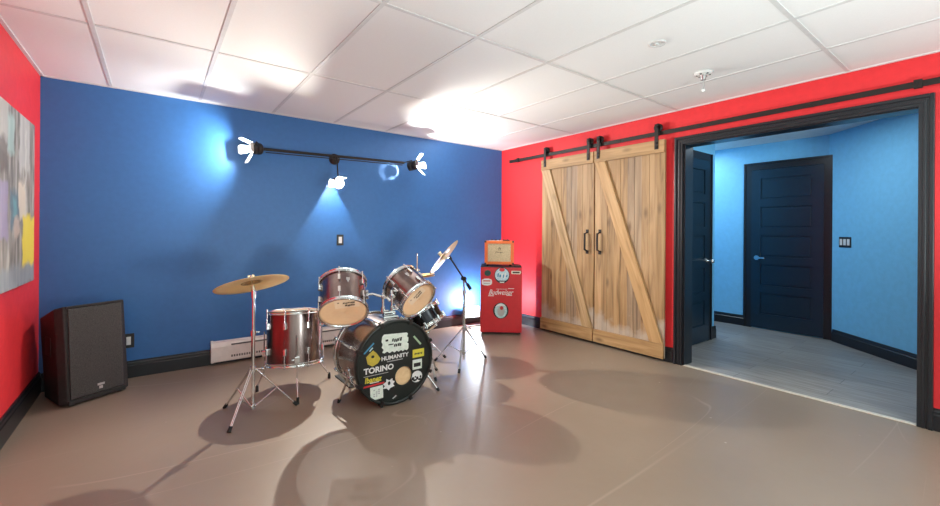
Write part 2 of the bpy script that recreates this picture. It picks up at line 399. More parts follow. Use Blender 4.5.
def baseboard(name, a, b, nrm, h=.14, t=.018):
    """a,b floor points on the wall face, nrm points into the room"""
    a = V((*a, 0)); b = V((*b, 0)); n_ = V((*nrm, 0)).normalized(); d = (b - a).normalized(); L = (b - a).length
    M = Matrix((n_, V((0, 0, 1)), d)).transposed().to_4x4(); M.translation = a
    prof = [(0, 0), (t, 0), (t, h * .70), (t * .72, h * .74), (t * .72, h * .86), (t * .5, h * .92), (t * .5, h), (0, h)]
    return struct(MB().prism(prof, 0, L, M).build(name, 'trim'))
baseboard('baseboard_back', (-W, 0), (0, 0), (0, -1))
baseboard('baseboard_left', (-W, YB), (-W, 0), (1, 0), .155)
baseboard('baseboard_right', (0, -2.50), (0, 0), (-1, 0))
baseboard('baseboard_front', (0, YB), (0, -4.17), (-1, 0))

# casing and lining of the opening: stepped profile on the room side, flat lining in the wall
cs = MB()
for lo, hi in (((-.022, OY0 - .0, 0), (0, OY0 + .072, OZ + .062)), ((-.022, OY1 - .054, 0), (0, OY1 + .018, OZ + .062)), ((-.022, OY1 + .018, OZ - .01), (0, OY0, OZ + .062))): cs.bb(lo, hi)
for lo, hi in (((-.034, OY0 + .050, 0), (-.02, OY0 + .072, OZ + .062)), ((-.034, OY1 - .054, 0), (-.02, OY1 - .032, OZ + .062)), ((-.034, OY1 - .032, OZ + .04), (-.02, OY0 + .05, OZ + .062))): cs.bb(lo, hi, .004)
for lo, hi in (((-.028, OY0 + .020, 0), (-.02, OY0 + .036, OZ + .026)), ((-.028, OY1 - .018, 0), (-.02, OY1 - .002, OZ + .026)), ((-.028, OY1 - .002, OZ + .010), (-.02, OY0 + .02, OZ + .026))): cs.bb(lo, hi, .003)
struct(cs.build('trim_2', 'trim'))
jl = MB()
jl.bb((-.0, OY0 - .018, 0), (WT, OY0, OZ)); jl.bb((0, OY1, 0), (WT, OY1 + .018, OZ)); jl.bb((0, OY1 + .018, OZ - .018), (WT, OY0 - .018, OZ))
jl.bb((WT, OY0 - .018, 0), (WT + .02, OY0 + .06, OZ + .06)); jl.bb((WT, OY1 - .06, 0), (WT + .02, OY1 + .018, OZ + .06)); jl.bb((WT, OY1, OZ - .018), (WT + .02, OY0, OZ + .06))
struct(jl.build('trim_3', 'trim'))
struct(MB().bb((-.018, OY1 + .018, 0), (.022, OY0 - .018, .007), .003).build('trim_4', 'threshold'))

# ------------------------------------------------------------------ the hallway behind the opening
HX = 2.37
struct(MB().bb((0, -5.6, -.12), (HX + .2, .2, -.0005)).build('floor_hall', 'laminate'))
struct(MB().bb((WT, -5.6, H + .01), (HX + .2, .2, H + .08)).build('ceiling_hall', 'white_wall'))
struct(MB().bb((HX, -3.4, 0), (HX + .15, .2, 2.5)).build('wall_hall_far', 'hallwall'))
struct(MB().bb((WT, -2.30, 0), (1.35, -2.18, 2.5)).build('wall_hall_left', 'hallwall'))
struct(MB().bb((1.23, -2.18, 0), (1.35, 0, 2.5)).build('wall_hall_corner', 'hallwall'))
struct(MB().bb((1.35, -.12, 0), (HX, 0, 2.5)).build('wall_hall_back', 'hallwall'))
A = V((2.32, -3.19, 0)); DD = V((-.68, -.733, 0)).normalized(); DN = V((.733, -.68, 0)).normalized()
Md = frame(A, DD, (0, 0, 1))      # x along the diagonal wall, y up, z = into the hall?
zin = Md.to_3x3() @ V((0, 0, 1))
sgn = 1 if zin.dot(DN) < 0 else -1
struct(MB(Md).bb((-.12, 0, -sgn * .15 if sgn > 0 else 0), (3.0, 2.5, 0 if sgn > 0 else .15)).build('wall_hall_right', 'hallwall'))
e2 = A + DD * 3.0
baseboard('baseboard_hall_right', (A.x, A.y), (e2.x, e2.y), (-DN.x, -DN.y))
baseboard('baseboard_hall_far', (HX, -.12), (HX, -2.25), (-1, 0))
baseboard('baseboard_hall_left', (1.225, -2.30), (1.372, -2.30), (0, -1))
baseboard('baseboard_hall_corner', (1.35, -2.318), (1.35, -.12), (1, 0))

def panel_door(name, M, w, h, knob_x, lever):
    """door leaf in a local frame: x across, y up, z towards the viewer"""
    rootM = M
    d = MB(M); t = .014
    d.bb((0, .012, -.03), (w, h, -t))
    st = .105
    rails = [.012, .2]; n_ = 5; ph = (h - .20 - .11 - 4 * .095) / n_
    y = .2; d.bb((0, .012, -t), (st, h, 0)); d.bb((w - st, .012, -t), (w, h, 0)); d.bb((st, .012, -t), (w - st, .2, 0))
    for i in range(n_):
        y1 = y + ph
        top = y1 + (.095 if i < n_ - 1 else .11)
        d.bb((st, y1, -t), (w - st, top, 0))
        d.bb((st + .022, y + .022, -t), (w - st - .022, y1 - .022, -.007), .005)
        y = top
    o = struct(d.build(name, 'doorblack'))
    hd = MB(M)
    hd.cyl((knob_x, .925, 0), (knob_x, .925, .012), .03, n=24)
    hd.cyl((knob_x, .925, .01), (knob_x, .925, .045), .01, n=12)
    if lever: hd.box((knob_x + .045, .925, .05), (.115, .018, .012), None, .005)
    else: hd.ball((knob_x, .925, .058), .027, 16)
    hd.build('door_handle', 'chrome', o)
    return o
# far door: x of frame runs towards -y, viewer on -x side
Mf = frame((HX - .0305, -2.345, 0), (0, -1, 0), (0, 0, 1))
panel_door('door_1', Mf, .75, 2.07, .065, True)
c1 = MB()
for lo, hi in (((HX - .025, -2.345, 0), (HX, -2.255, 2.17)), ((HX - .025, -3.18, 0), (HX, -3.095, 2.17)), ((HX - .025, -3.095, 2.075), (HX, -2.345, 2.17))): c1.bb(lo, hi)
for lo, hi in (((HX - .036, -2.278, 0), (HX - .02, -2.255, 2.17)), ((HX - .036, -3.18, 0), (HX - .02, -3.157, 2.17)), ((HX - .036, -3.157, 2.147), (HX - .02, -2.278, 2.17))): c1.bb(lo, hi, .004)
struct(c1.build('trim_5', 'trim'))
Ml = frame((.36, -2.3305, 0), (1, 0, 0), (0, 0, 1))
panel_door('door_2', Ml, .78, 2.07, .72, False)
c2 = MB()
for lo, hi in (((.275, -2.322, 0), (.36, -2.30, 2.16)), ((1.14, -2.322, 0), (1.225, -2.30, 2.16)), ((.36, -2.322, 2.075), (1.14, -2.30, 2.16))): c2.bb(lo, hi)
c2.bb((1.205, -2.332, 0), (1.225, -2.32, 2.16), .003)
struct(c2.build('trim_6', 'trim'))

# ------------------------------------------------------------------ wall plates
def plate(name, M, w, h, n_, label, cat, body, rocker, rw_, rh_):
    root = thing(name, M.translation, label, cat)
    MB(M).bb((-w / 2, -h / 2, .0005), (w / 2, h / 2, .007), .003).build('cover_plate', body, root)
    for i in range(n_):
        x = (i - (n_ - 1) / 2) * w / n_ * .92
        MB(M).bb((x - rw_ / 2, -rh_ / 2, .006), (x + rw_ / 2, rh_ / 2, .011), .002).build('rocker', rocker, root)
    return root
plate('light_switch', frame((-2.349, 0, 1.141), (1, 0, 0), (0, 0, 1)), .075, .12, 1, 'black light switch plate with white rocker on the blue wall below the spotlights', 'light switch', 'blackplastic', 'whiteplastic', .036, .07)
plate('power_outlet', frame((-4.14, 0, .31), (1, 0, 0), (0, 0, 1)), .075, .12, 1, 'black power outlet plate on the blue wall beside the black loudspeaker', 'outlet', 'blackplastic', 'whiteplastic', .030, .068)
sp = A + DD * .172 + V((0, 0, 1.152)); zv = -DN
plate('light_switch', frame(sp, V((0, 0, 1)).cross(zv), (0, 0, 1)), .168, .118, 3, 'black three-gang light switch with white rockers on the pale blue hallway wall', 'light switch', 'blackplastic', 'whiteplastic', .034, .07)

# ------------------------------------------------------------------ baseboard heater
r_ = thing('baseboard_heater', (-2.65, -.04, 0), 'long low white electric baseboard heater on the floor line of the blue wall', 'heater')
hx0, hx1 = -3.556, -1.76
prof = [(-.019, .03), (-.068, .03), (-.074, .045), (-.074, .165), (-.060, .205), (-.019, .215)]   # (y, z)
M = Matrix((V((0, 1, 0)), V((0, 0, 1)), V((1, 0, 0)))).transposed().to_4x4()
MB().prism(prof, hx0 + .02, hx1 - .02, M).build('body', 'heater', r_)
for x in (hx0, hx1 - .02): MB().prism([(-.019, .026), (-.07, .026), (-.077, .044), (-.077, .168), (-.062, .21), (-.019, .22)], x, x + .0199, M).build('end_cap', 'heater', r_)
g = MB()
for i in range(1): g.bb((hx0 + .16, -.0765, .172), (hx1 - .05, -.070, .184))
g.build('top_outlet_slot', 'slot', r_)
g = MB()
n_ = 74
for i in range(n_):
    x = hx0 + .16 + i * (hx1 - hx0 - .24) / n_
    g.bb((x, -.0755, .062), (x + .013, -.0735, .082))
g.build('intake_grille', 'slot', r_)

# ------------------------------------------------------------------ loudspeaker
r_ = thing('loudspeaker', (-4.34, -.33, 0), 'large black stage loudspeaker standing on the floor in the left corner', 'loudspeaker')
# plan outline (front-left clockwise); top slopes down to the rear
FLp, FRp = V((-4.444, -.515, 0)), V((-4.148, -.330, 0))
BLp, BRp = V((-4.606, -.205, 0)), V((-4.29, -.06, 0))
FL2 = V((-4.495, -.490, 0)); FR2 = V((-4.128, -.285, 0))
plan = [FLp, FRp, FR2, BRp, BLp, FL2]
fr = (FRp - FLp).normalized(); nin = V((-fr.y, fr.x, 0))
lean = nin * .045 - fr * .012
def topz(p): return .700 - .32 * max(0, (p - FLp).dot(nin))
b = MB(); bot = [p + V((0, 0, .012)) for p in plan]; top = [p + lean + V((0, 0, topz(p))) for p in plan]; n_ = 6
b.add(bot + top, [list(range(n_))[::-1], list(range(n_, 2 * n_))] + [(i, (i + 1) % n_, n_ + (i + 1) % n_, n_ + i) for i in range(n_)])
b.build('cabinet', 'cabinet', r_, .008)
Mg = frame(FLp + V((0, 0, .012)), fr, (lean + V((0, 0, .695))).normalized()); fw_ = (FRp - FLp).length
g = MB(Mg).bb((.012, .035, -.004), (fw_ - .012, .668, .012), .006)
M_['grille'] = mat('perforated steel grille', (.030, .029, .028), .5, .3, col2=(.085, .082, .078), scale=230, bump=.3, bscale=240)

g.build('front_grille', 'grille', r_)
for z0_, z1_ in ((.0, .03), (.672, .688)): MB(Mg).bb((.0, z0_, -.006), (fw_, z1_, .013), .004).build('grille_frame', 'blackplastic', r_)
lg = MB(Mg).bb((.168, .085, .012), (.212, .10, .0145)); lg.bb((.178, .06, .012), (.2, .08, .0145)); o = lg.build('maker_plate', 'grey', r_); o['label'] = 'small pale plate low on the grille'
sd = (BLp - FL2).normalized(); so = V((sd.y, -sd.x, 0)); so = so if so.x < 0 else -so
Ms = frame(FL2 + V((0, 0, 0)) + lean * .5, sd, (0, 0, 1)); zz = (Ms.to_3x3() @ V((0, 0, 1))).dot(so); k = 1 if zz > 0 else -1
hb = MB(Ms); hb.bb((.10, .34, min(0, k * .006)), (.22, .47, max(0, k * .006)), .002); hb.build('side_handle', 'blackplastic', r_)
for p in plan[:2] + plan[3:5]:
    q = p.lerp((FLp + BRp) / 2, .15); MB().cyl((q.x, q.y, 0), (q.x, q.y, .016), .015, n=12).build('rubber_foot', 'rubber', r_)

# ------------------------------------------------------------------ painting on the left wall
def paint_mat():
    m, n, l, b = nt('painted canvas')
    tc = n.new('ShaderNodeTexCoord')
    nz = n.new('ShaderNodeTexNoise'); nz.inputs['Scale'].default_value = 7; nz.inputs['Detail'].default_value = 5; l.new(tc.outputs['Object'], nz.inputs[0])
    sb = n.new('ShaderNodeVectorMath'); sb.operation = 'SUBTRACT'; sb.inputs[1].default_value = (.5, .5, .5); l.new(nz.outputs['Color'], sb.inputs[0])
    scl = n.new('ShaderNodeVectorMath'); scl.operation = 'SCALE'; scl.inputs['Scale'].default_value = .15; l.new(sb.outputs[0], scl.inputs[0])
    ad = n.new('ShaderNodeVectorMath'); ad.operation = 'ADD'; l.new(tc.outputs['Object'], ad.inputs[0]); l.new(scl.outputs[0], ad.inputs[1])
    sx = n.new('ShaderNodeSeparateXYZ'); l.new(ad.outputs[0], sx.inputs[0])
    mp = n.new('ShaderNodeMapping'); mp.inputs['Scale'].default_value = (1, 8, 1.6); l.new(tc.outputs['Object'], mp.inputs[0])
    st = n.new('ShaderNodeTexNoise'); st.inputs['Scale'].default_value = 2.4; st.inputs['Detail'].default_value = 6; l.new(mp.outputs[0], st.inputs[0])
    rp = n.new('ShaderNodeValToRGB'); e = rp.color_ramp.elements
    e[0].position = .32; e[0].color = (.12, .095, .08, 1); e[1].position = .7; e[1].color = (.46, .42, .36, 1); q = e.new(.5); q.color = (.25, .22, .185, 1)
    l.new(st.outputs[0], rp.inputs[0]); cur = rp.outputs[0]
    def sm(out, a, bb):   # 1 inside [a, b]
        r1 = n.new('ShaderNodeMapRange'); r1.inputs[1].default_value = a - .018; r1.inputs[2].default_value = a + .018; l.new(out, r1.inputs[0])
        r2 = n.new('ShaderNodeMapRange'); r2.inputs[1].default_value = bb - .018; r2.inputs[2].default_value = bb + .018; r2.inputs[3].default_value = 1; r2.inputs[4].default_value = 0; l.new(out, r2.inputs[0])
        mu = n.new('ShaderNodeMath'); mu.operation = 'MULTIPLY'; l.new(r1.outputs[0], mu.inputs[0]); l.new(r2.outputs[0], mu.inputs[1]); return mu.outputs[0]
    # y, z are measured from the canvas centre-bottom (root at y=-.885, z=.885)
    for (y0, y1, z0, z1, c, al) in ((-.9, .70, .0, .13, (.26, .28, .30), .8), (-.9, .08, .78, 1.2, (.50, .47, .42), .7), (.05, .20, .80, 1.01, (.40, .55, .50), .7), (.30, .55, .72, 1.2, (.62, .60, .56), .5),
                                    (.12, .30, .36, .58, (.10, .16, .20), .85), (.16, .24, .40, .55, (.16, .34, .36), .8), (-.30, .06, .30, .62, (.30, .24, .36), .8), (-.75, -.28, .05, .75, (.16, .12, .13), .8), (-.10, .06, .68, .86, (.10, .07, .05), .8),
                                    (.30, .46, .42, .66, (.66, .56, .44), .9), (.20, .31, .30, .42, (.58, .42, .33), .8), (.45, .475, .30, .98, (.60, .57, .5), .8), (.37, .70, .13, .44, (.80, .60, .05), .95)):
        mu = n.new('ShaderNodeMath'); mu.operation = 'MULTIPLY'; l.new(sm(sx.outputs['Y'], y0, y1), mu.inputs[0]); l.new(sm(sx.outputs['Z'], z0, z1), mu.inputs[1])
        m2 = n.new('ShaderNodeMath'); m2.operation = 'MULTIPLY'; m2.inputs[1].default_value = al; l.new(mu.outputs[0], m2.inputs[0])
        mx = n.new('ShaderNodeMix'); mx.data_type = 'RGBA'; mx.inputs['B'].default_value = (*c, 1); l.new(m2.outputs[0], mx.inputs['Factor']); l.new(cur, mx.inputs['A']); cur = mx.outputs['Result']
    l.new(cur, b.inputs['Base Color']); b.inputs['Roughness'].default_value = .6
    bp = n.new('ShaderNodeBump'); bp.inputs['Strength'].default_value = .3; bp.inputs['Distance'].default_value = .004; l.new(nz.outputs[0], bp.inputs['Height']); l.new(bp.outputs[0], b.inputs['Normal'])
    return m
M_['painting'] = paint_mat()
r_ = thing('wall_painting', (-W, -1.13, .885), 'large unframed painted canvas with a yellow block hanging on the left red wall', 'painting')
MB().bb((-W + .012, -1.90, .890), (-W + .042, -.428, 1.950), .004).build('canvas', 'painting', r_)
for lo, hi in (((-W + .0, -1.88, .91), (-W + .012, -.45, .95)), ((-W + .0, -1.88, 1.89), (-W + .012, -.45, 1.93))): MB().bb(lo, hi).build('stretcher_bar', 'maple', r_)

# ------------------------------------------------------------------ barn doors and their track
GB = 'pair of plank barn doors on the track'
def barn_door(y0, y1, label, brace_mat):
    """y0 > y1; door leaf hangs on x = -.030 .. -.075"""
    w = y0 - y1; root = thing('barn_door', (-.05, (y0 + y1) / 2, .03), label, 'barn door', GB)
    zb, zt = .030, 2.145
    p = MB(); n_ = 5; pw = w / n_
    for i in range(n_): p.bb((-.052, y1 + i * pw + .0015, zb), (-.030, y1 + (i + 1) * pw - .0015, zt), .002)
    p.build('plank_panel', 'plank', root)
    MB().bb((-.076, y1, zt - .125), (-.0522, y0, zt), .003).build('top_rail', 'rail', root)
    MB().bb((-.076, y1, zb), (-.0522, y0, zb + .14), .003).build('bottom_rail', 'rail', root)
    # diagonal brace, built upright in its own frame so that the grain follows it; ends cut level
    zt2, zb2 = zt - .127, zb + .142
    bw = .135
    a0 = (y0 - .005, y0 - .005 - bw); b0 = (y1 + .005 + bw, y1 + .005)
    yc, zc = (y0 + y1) / 2, (zt2 + zb2) / 2
    ang = math.atan2((a0[0] - b0[0]), zt2 - zb2)
    R = Matrix.Rotation(-ang, 4, 'X')
    corners = [(a0[0], zt2), (a0[1], zt2), (b0[1], zb2), (b0[0], zb2)]
    loc = V((0, yc - root.location.y, zc - root.location.z))
    me_ = MB()
    Ri = R.inverted()
    vs = []
    for x in (-.076, -.0522):
        for (y, z) in corners: vs.append(Ri @ V((x - root.location.x, y - yc, z - zc)))
    me_.add(vs, [(0, 1, 2, 3), (7, 6, 5, 4), (0, 4, 5, 1), (1, 5, 6, 2), (2, 6, 7, 3), (3, 7, 4, 0)])
    o = me_.build('diagonal_brace', brace_mat, None, .002); o.parent = root; o.location = loc; o.rotation_euler = R.to_euler()
    return root
d1 = barn_door(-.838, -1.622, 'left barn door of pale reclaimed planks, nearer the blue wall', 'brace_grey')
d2 = barn_door(-1.634, -2.436, 'right barn door of pale reclaimed planks, beside the black door casing', 'brace')
def pull(root, y, z0, z1):
    h = MB()
    zc = (z0 + z1) / 2; x0 = -.052
    for z, s in ((z0, -1), (z1, 1)):
        h.bb((x0 - .006, y - .017, z - .03 if s < 0 else z - .012), (x0, y + .017, z + .012 if s < 0 else z + .03), .002)
        h.cyl((x0 - .004, y, z), (x0 - .05, y, z - s * .02), .008, n=10)
    h.cyl((x0 - .05, y, z0 + .02), (x0 - .05, y, z1 - .02), .011, n=12)
    h.ball((x0 - .05, y, z0 + .02), .011); h.ball((x0 - .05, y, z1 - .02), .011)
    h.build('pull_handle', 'darksteel', root)
pull(d1, -1.534, 1.03, 1.245); pull(d2, -1.702, 1.03, 1.245)
def hanger(root, y):
    h = MB()
    h.bb((-.084, y - .019, 2.055), (-.0765, y + .019, 2.30), .003)
    h.cyl((-.0845, y, 2.075), (-.094, y, 2.075), .009, n=6); h.cyl((-.0845, y, 2.115), (-.094, y, 2.115), .009, n=6)
    o = h.build('hanger_strap', 'darksteel', root)
    w_ = MB(); w_.lathe([(.012, -.013), (.040, -.013), (.040, -.006), (.033, -.004), (.033, .004), (.040, .006), (.040, .013), (.012, .013)], 28, axis_frame((-.046, y, 2.270), (1, 0, 0)), closed=True)
    w_.cyl((-.092, y, 2.270), (-.030, y, 2.270), .012, n=12)
    w_.build('track_wheel', 'darksteel', o)
for y in (-.905, -1.560): hanger(d1, y)
for y in (-1.692, -2.36): hanger(d2, y)
r_ = thing('sliding_door_track', (-.04, -2.6, 2.2), 'long flat black steel track across the red wall above the barn doors', 'track')
MB().bb((-.050, -5.1, 2.194), (-.042, -.215, 2.234), .002).build('rail', 'darksteel', r_)
for y in (-.32, -1.13, -1.94, -2.75, -3.55, -4.35, -4.95):
    s = MB(); s.cyl((-.001, y, 2.214), (-.042, y, 2.214), .012, n=12); s.cyl((-.050, y, 2.214), (-.056, y, 2.214), .011, n=6); s.build('spacer', 'darksteel', r_)
for y in (-.385, -4.10):
    s = MB(); s.bb((-.062, y - .02, 2.188), (-.0505, y + .02, 2.242), .003); s.bb((-.0415, y - .02, 2.188), (-.03, y + .02, 2.242), .003); s.cyl((-.062, y, 2.225), (-.070, y, 2.225), .008, n=6); s.build('end_stop', 'darksteel', r_)

# ------------------------------------------------------------------ fridge, amplifier, floor light
e_ = V((.766, -.643, 0)).normalized(); nb = V((.643, .766, 0)).normalized()
FP = V((-.828, -.568, 0))
def fb(name, m, parent, lo, hi, bev=0.):   # box in the fridge frame: x along the front, y back, z up
    Mx = Matrix((e_, nb, V((0, 0, 1)))).transposed().to_4x4(); Mx.translation = FP
    return MB(Mx).bb(lo, hi, bev).build(name, m, parent)
FW = .500
r_ = thing('mini_fridge', FP + e_ * FW / 2 + nb * .22, 'small red fridge with round stickers standing in the right corner', 'fridge')
fb('cabinet', 'fridge_side', r_, (.004, .055, .018), (FW - .004, .45, .815), .006)
fb('door', 'fridge', r_, (0, 0, .028), (FW, .050, .812), .010)
fb('worktop', 'blackplastic', r_, (.002, .004, .8125), (FW - .002, .452, .824), .004)
fb('hinge_cover', 'blackplastic', r_, (FW - .105, .01, .8245), (FW - .01, .06, .838), .004)
fb('kick_strip', 'blackplastic', r_, (.015, .03, .008), (FW - .015, .055, .027))
for x in (.05, FW - .05):
    for y in (.07, .40):
        p = FP + e_ * x + nb * y; MB().cyl((p.x, p.y, 0), (p.x, p.y, .02), .018, n=12).build('foot', 'rubber', r_)
Mfr = frame(FP, e_, (0, 0, 1))
if (Mfr.to_3x3() @ V((0, 0, 1))).dot(nb) > 0: Mfr = Mfr @ Matrix.Scale(-1, 4, V((0, 0, 1)))
Mfr = Mfr @ Matrix.Diagonal((.95, 1, 1, 1))
S = lambda *a, **k: sticker(*a, parent=r_, **k)
S(ell(.09, .743, .042, .036), Mfr, 'darkgreen', label='dark green round sticker')
sc_o = [(.015, .625), (.02, .605), (.05, .595), (.09, .592), (.13, .60), (.145, .615), (.147, .65), (.135, .668), (.10, .678), (.05, .675), (.018, .662)]
S(sc_o, Mfr, 'white', label='white scalloped sticker')
sticker(rect(.035, .642, .125, .655), Mfr, 'redprint', r_, .0008, .0004); sticker(rect(.04, .612, .12, .622), Mfr, 'grey', r_, .0008, .0004)
S(ell(.272, .717, .097, .097, 40), Mfr, 'black', label='round black-rimmed sticker with pale blue centre')
sticker(ell(.272, .722, .088, .085, 36), Mfr, 'paleblue', r_, .0008, .0004)
sticker(ell(.272, .785, .036, .022, 20), Mfr, 'redprint', r_, .0012, .0004)
sticker([(.195, .675), (.225, .655), (.32, .655), (.352, .68), (.32, .648), (.272, .637), (.222, .648)], Mfr, 'black', r_, .0012, .0004)
for x0_, x1_, y0_, y1_, c_k in ((.212, .228, .700, .742, 'skyblue'), (.236, .256, .694, .726, 'skyblue'), (.262, .276, .690, .742, 'white'), (.282, .296, .690, .728, 'skyblue'), (.302, .316, .690, .748, 'white'), (.322, .338, .696, .722, 'skyblue')):
    sticker([(x0_, y0_), (x1_, y0_), (x1_ + .006, y1_), (x0_ + .006, y1_)], Mfr, c_k, r_, .0012, .0004)
sticker(rect(.245, .628, .30, .642), Mfr, 'white', r_, .0012, .0004)
S([(.388, .755), (.392, .735), (.50, .733), (.512, .75), (.508, .772), (.394, .774)], Mfr, 'headlogo', label='small cream rectangular sticker')
sticker(rect(.405, .744, .495, .764), Mfr, 'logo_dark', r_, .0008, .0004)
lettering('Budweiser', Mfr, .262, .514, .315, .062, 'white', r_, .45, .004, label='white slanted script')
for (x0, y0, x1, y1) in ((.098, .466, .17, .474), (.33, .474, .40, .482), (.35, .556, .426, .563), (.20, .550, .34, .554)): sticker(rect(x0, y0, x1, y1), Mfr, 'white', r_, 0, .0008)
S(ell(.26, .292, .099, .097, 40), Mfr, 'black', label='round teal sticker with a dark rim')
sticker(ell(.26, .292, .078, .09, 36), Mfr, 'teal', r_, .0008, .0004)
sticker(ell(.262, .285, .046, .06, 24), Mfr, 'grey', r_, .0012, .0004)
sticker(ell(.270, .325, .022, .024, 18), Mfr, 'redprint', r_, .0016, .0004)
sticker([(.19, .34), (.22, .366), (.26, .374), (.30, .366), (.33, .34), (.31, .346), (.26, .356), (.21, .346)], Mfr, 'white', r_, .0012, .0004)
# guitar amplifier, feet on the fridge
ax0, az0, aw, ah, ay = .046, .826, .356, .305, .05
r_ = thing('guitar_amplifier', FP + e_ * (ax0 + aw / 2) + nb * (ay + .09) + V((0, 0, .8245)), 'small orange guitar amplifier with a cream cloth front sitting on the red fridge', 'amplifier')
def ab(name, m, lo, hi, bev=0.): return fb(name, m, r_, (ax0 + lo[0], ay + lo[1], az0 + lo[2]), (ax0 + hi[0], ay + hi[1], az0 + hi[2]), bev)
ab('cabinet', 'orange', (0, .012, .018), (aw, .20, ah), .008)
fm = MB(); Mx = Matrix((e_, nb, V((0, 0, 1)))).transposed().to_4x4(); Mx.translation = FP + e_ * ax0 + nb * ay + V((0, 0, az0)); fm.M = Mx
fm.bb((0, 0, .018), (.038, .0118, ah), .003); fm.bb((aw - .038, 0, .018), (aw, .0118, ah), .003); fm.bb((.0385, 0, ah - .034), (aw - .0385, .0118, ah), .003); fm.bb((.0385, 0, .018), (aw - .0385, .0118, .052), .003)
fm.build('front_frame', 'orange', r_)
ab('grille_cloth', 'weave', (.0386, .006, .0525), (aw - .0386, .0119, ah - .0345))
ab('control_panel', 'headlogo', (.05, .07, ah), (aw - .05, .14, ah + .004))
for i in range(5):
    p = FP + e_ * (ax0 + .09 + i * .048) + nb * (ay + .105) + V((0, 0, az0 + ah + .004)); MB().cyl(p, p + V((0, 0, .016)), .010, .008, 12).build('knob', 'blackplastic', r_)
ab('carry_handle', 'blackplastic', (aw * .62, .03, ah + .0005), (aw * .86, .055, ah + .014), .005)
for x in (0, aw):
    for z in (.018, ah):
        ab('corner_guard', 'blackplastic', (x - (.002 if x == 0 else .022), -.002, z - (.002 if z < .1 else .022)), (x + (.022 if x == 0 else .002), .03, z + (.022 if z < .1 else .002)), .003)
for x in (.04, aw - .04):
    for y in (.03, .17):
        p = FP + e_ * (ax0 + x) + nb * (ay + y) + V((0, 0, .8245)); MB().cyl(p, p + V((0, 0, .0195)), .014, n=12).build('foot', 'rubber', r_)
Mam = frame(FP + e_ * ax0 + nb * (ay + .006) + V((0, 0, az0)), e_, (0, 0, 1))
if (Mam.to_3x3() @ V((0, 0, 1))).dot(nb) > 0: Mam = Mam @ Matrix.Scale(-1, 4, V((0, 0, 1)))
lettering('Orange', Mam, .175, .165, .085, .024, 'logo_dark', r_, .3, .01, label='dark script')
lg = MB(Mam); lg.lathe([(.016, .0005), (.016, .0015), (.011, .0015), (.011, .0005)], 16, Matrix.Translation((.182, .207, 0)), closed=True); lg.bb((.180, .21, .0005), (.190, .226, .0015)); lg.build('emblem', 'logo_dark', r_)

# LED flood light on the floor behind the fridge, leaning back to the skirting
LP = V((-.615, -.118, 0))
r_ = thing('floor_flood_light', LP, 'bright white floor light glowing at the skirting behind the red fridge', 'lamp')
Mlp = frame(LP + V((0, 0, .175)), V((.93, -.20, 0)), (0, .10, 1))
if (Mlp.to_3x3() @ V((0, 0, 1))).y > 0: Mlp = Mlp @ Matrix.Scale(-1, 4, V((0, 0, 1)))
MB(Mlp).bb((-.12, -.075, -.028), (.12, .075, 0), .006).build('housing', 'blackplastic', r_)
MB(Mlp).bb((-.11, -.065, .0002), (.11, .065, .004)).build('lit_panel', 'led', r_)
MB().tube([Mlp @ V((-.135, 0, -.014)), Mlp @ V((-.135, -.11, -.014)), V((LP.x - .125, LP.y - .05, .009)), V((LP.x + .125, LP.y - .10, .009)), Mlp @ V((.135, -.11, -.014)), Mlp @ V((.135, 0, -.014))], .008, 8).build('stand_bracket', 'blackplastic', r_)

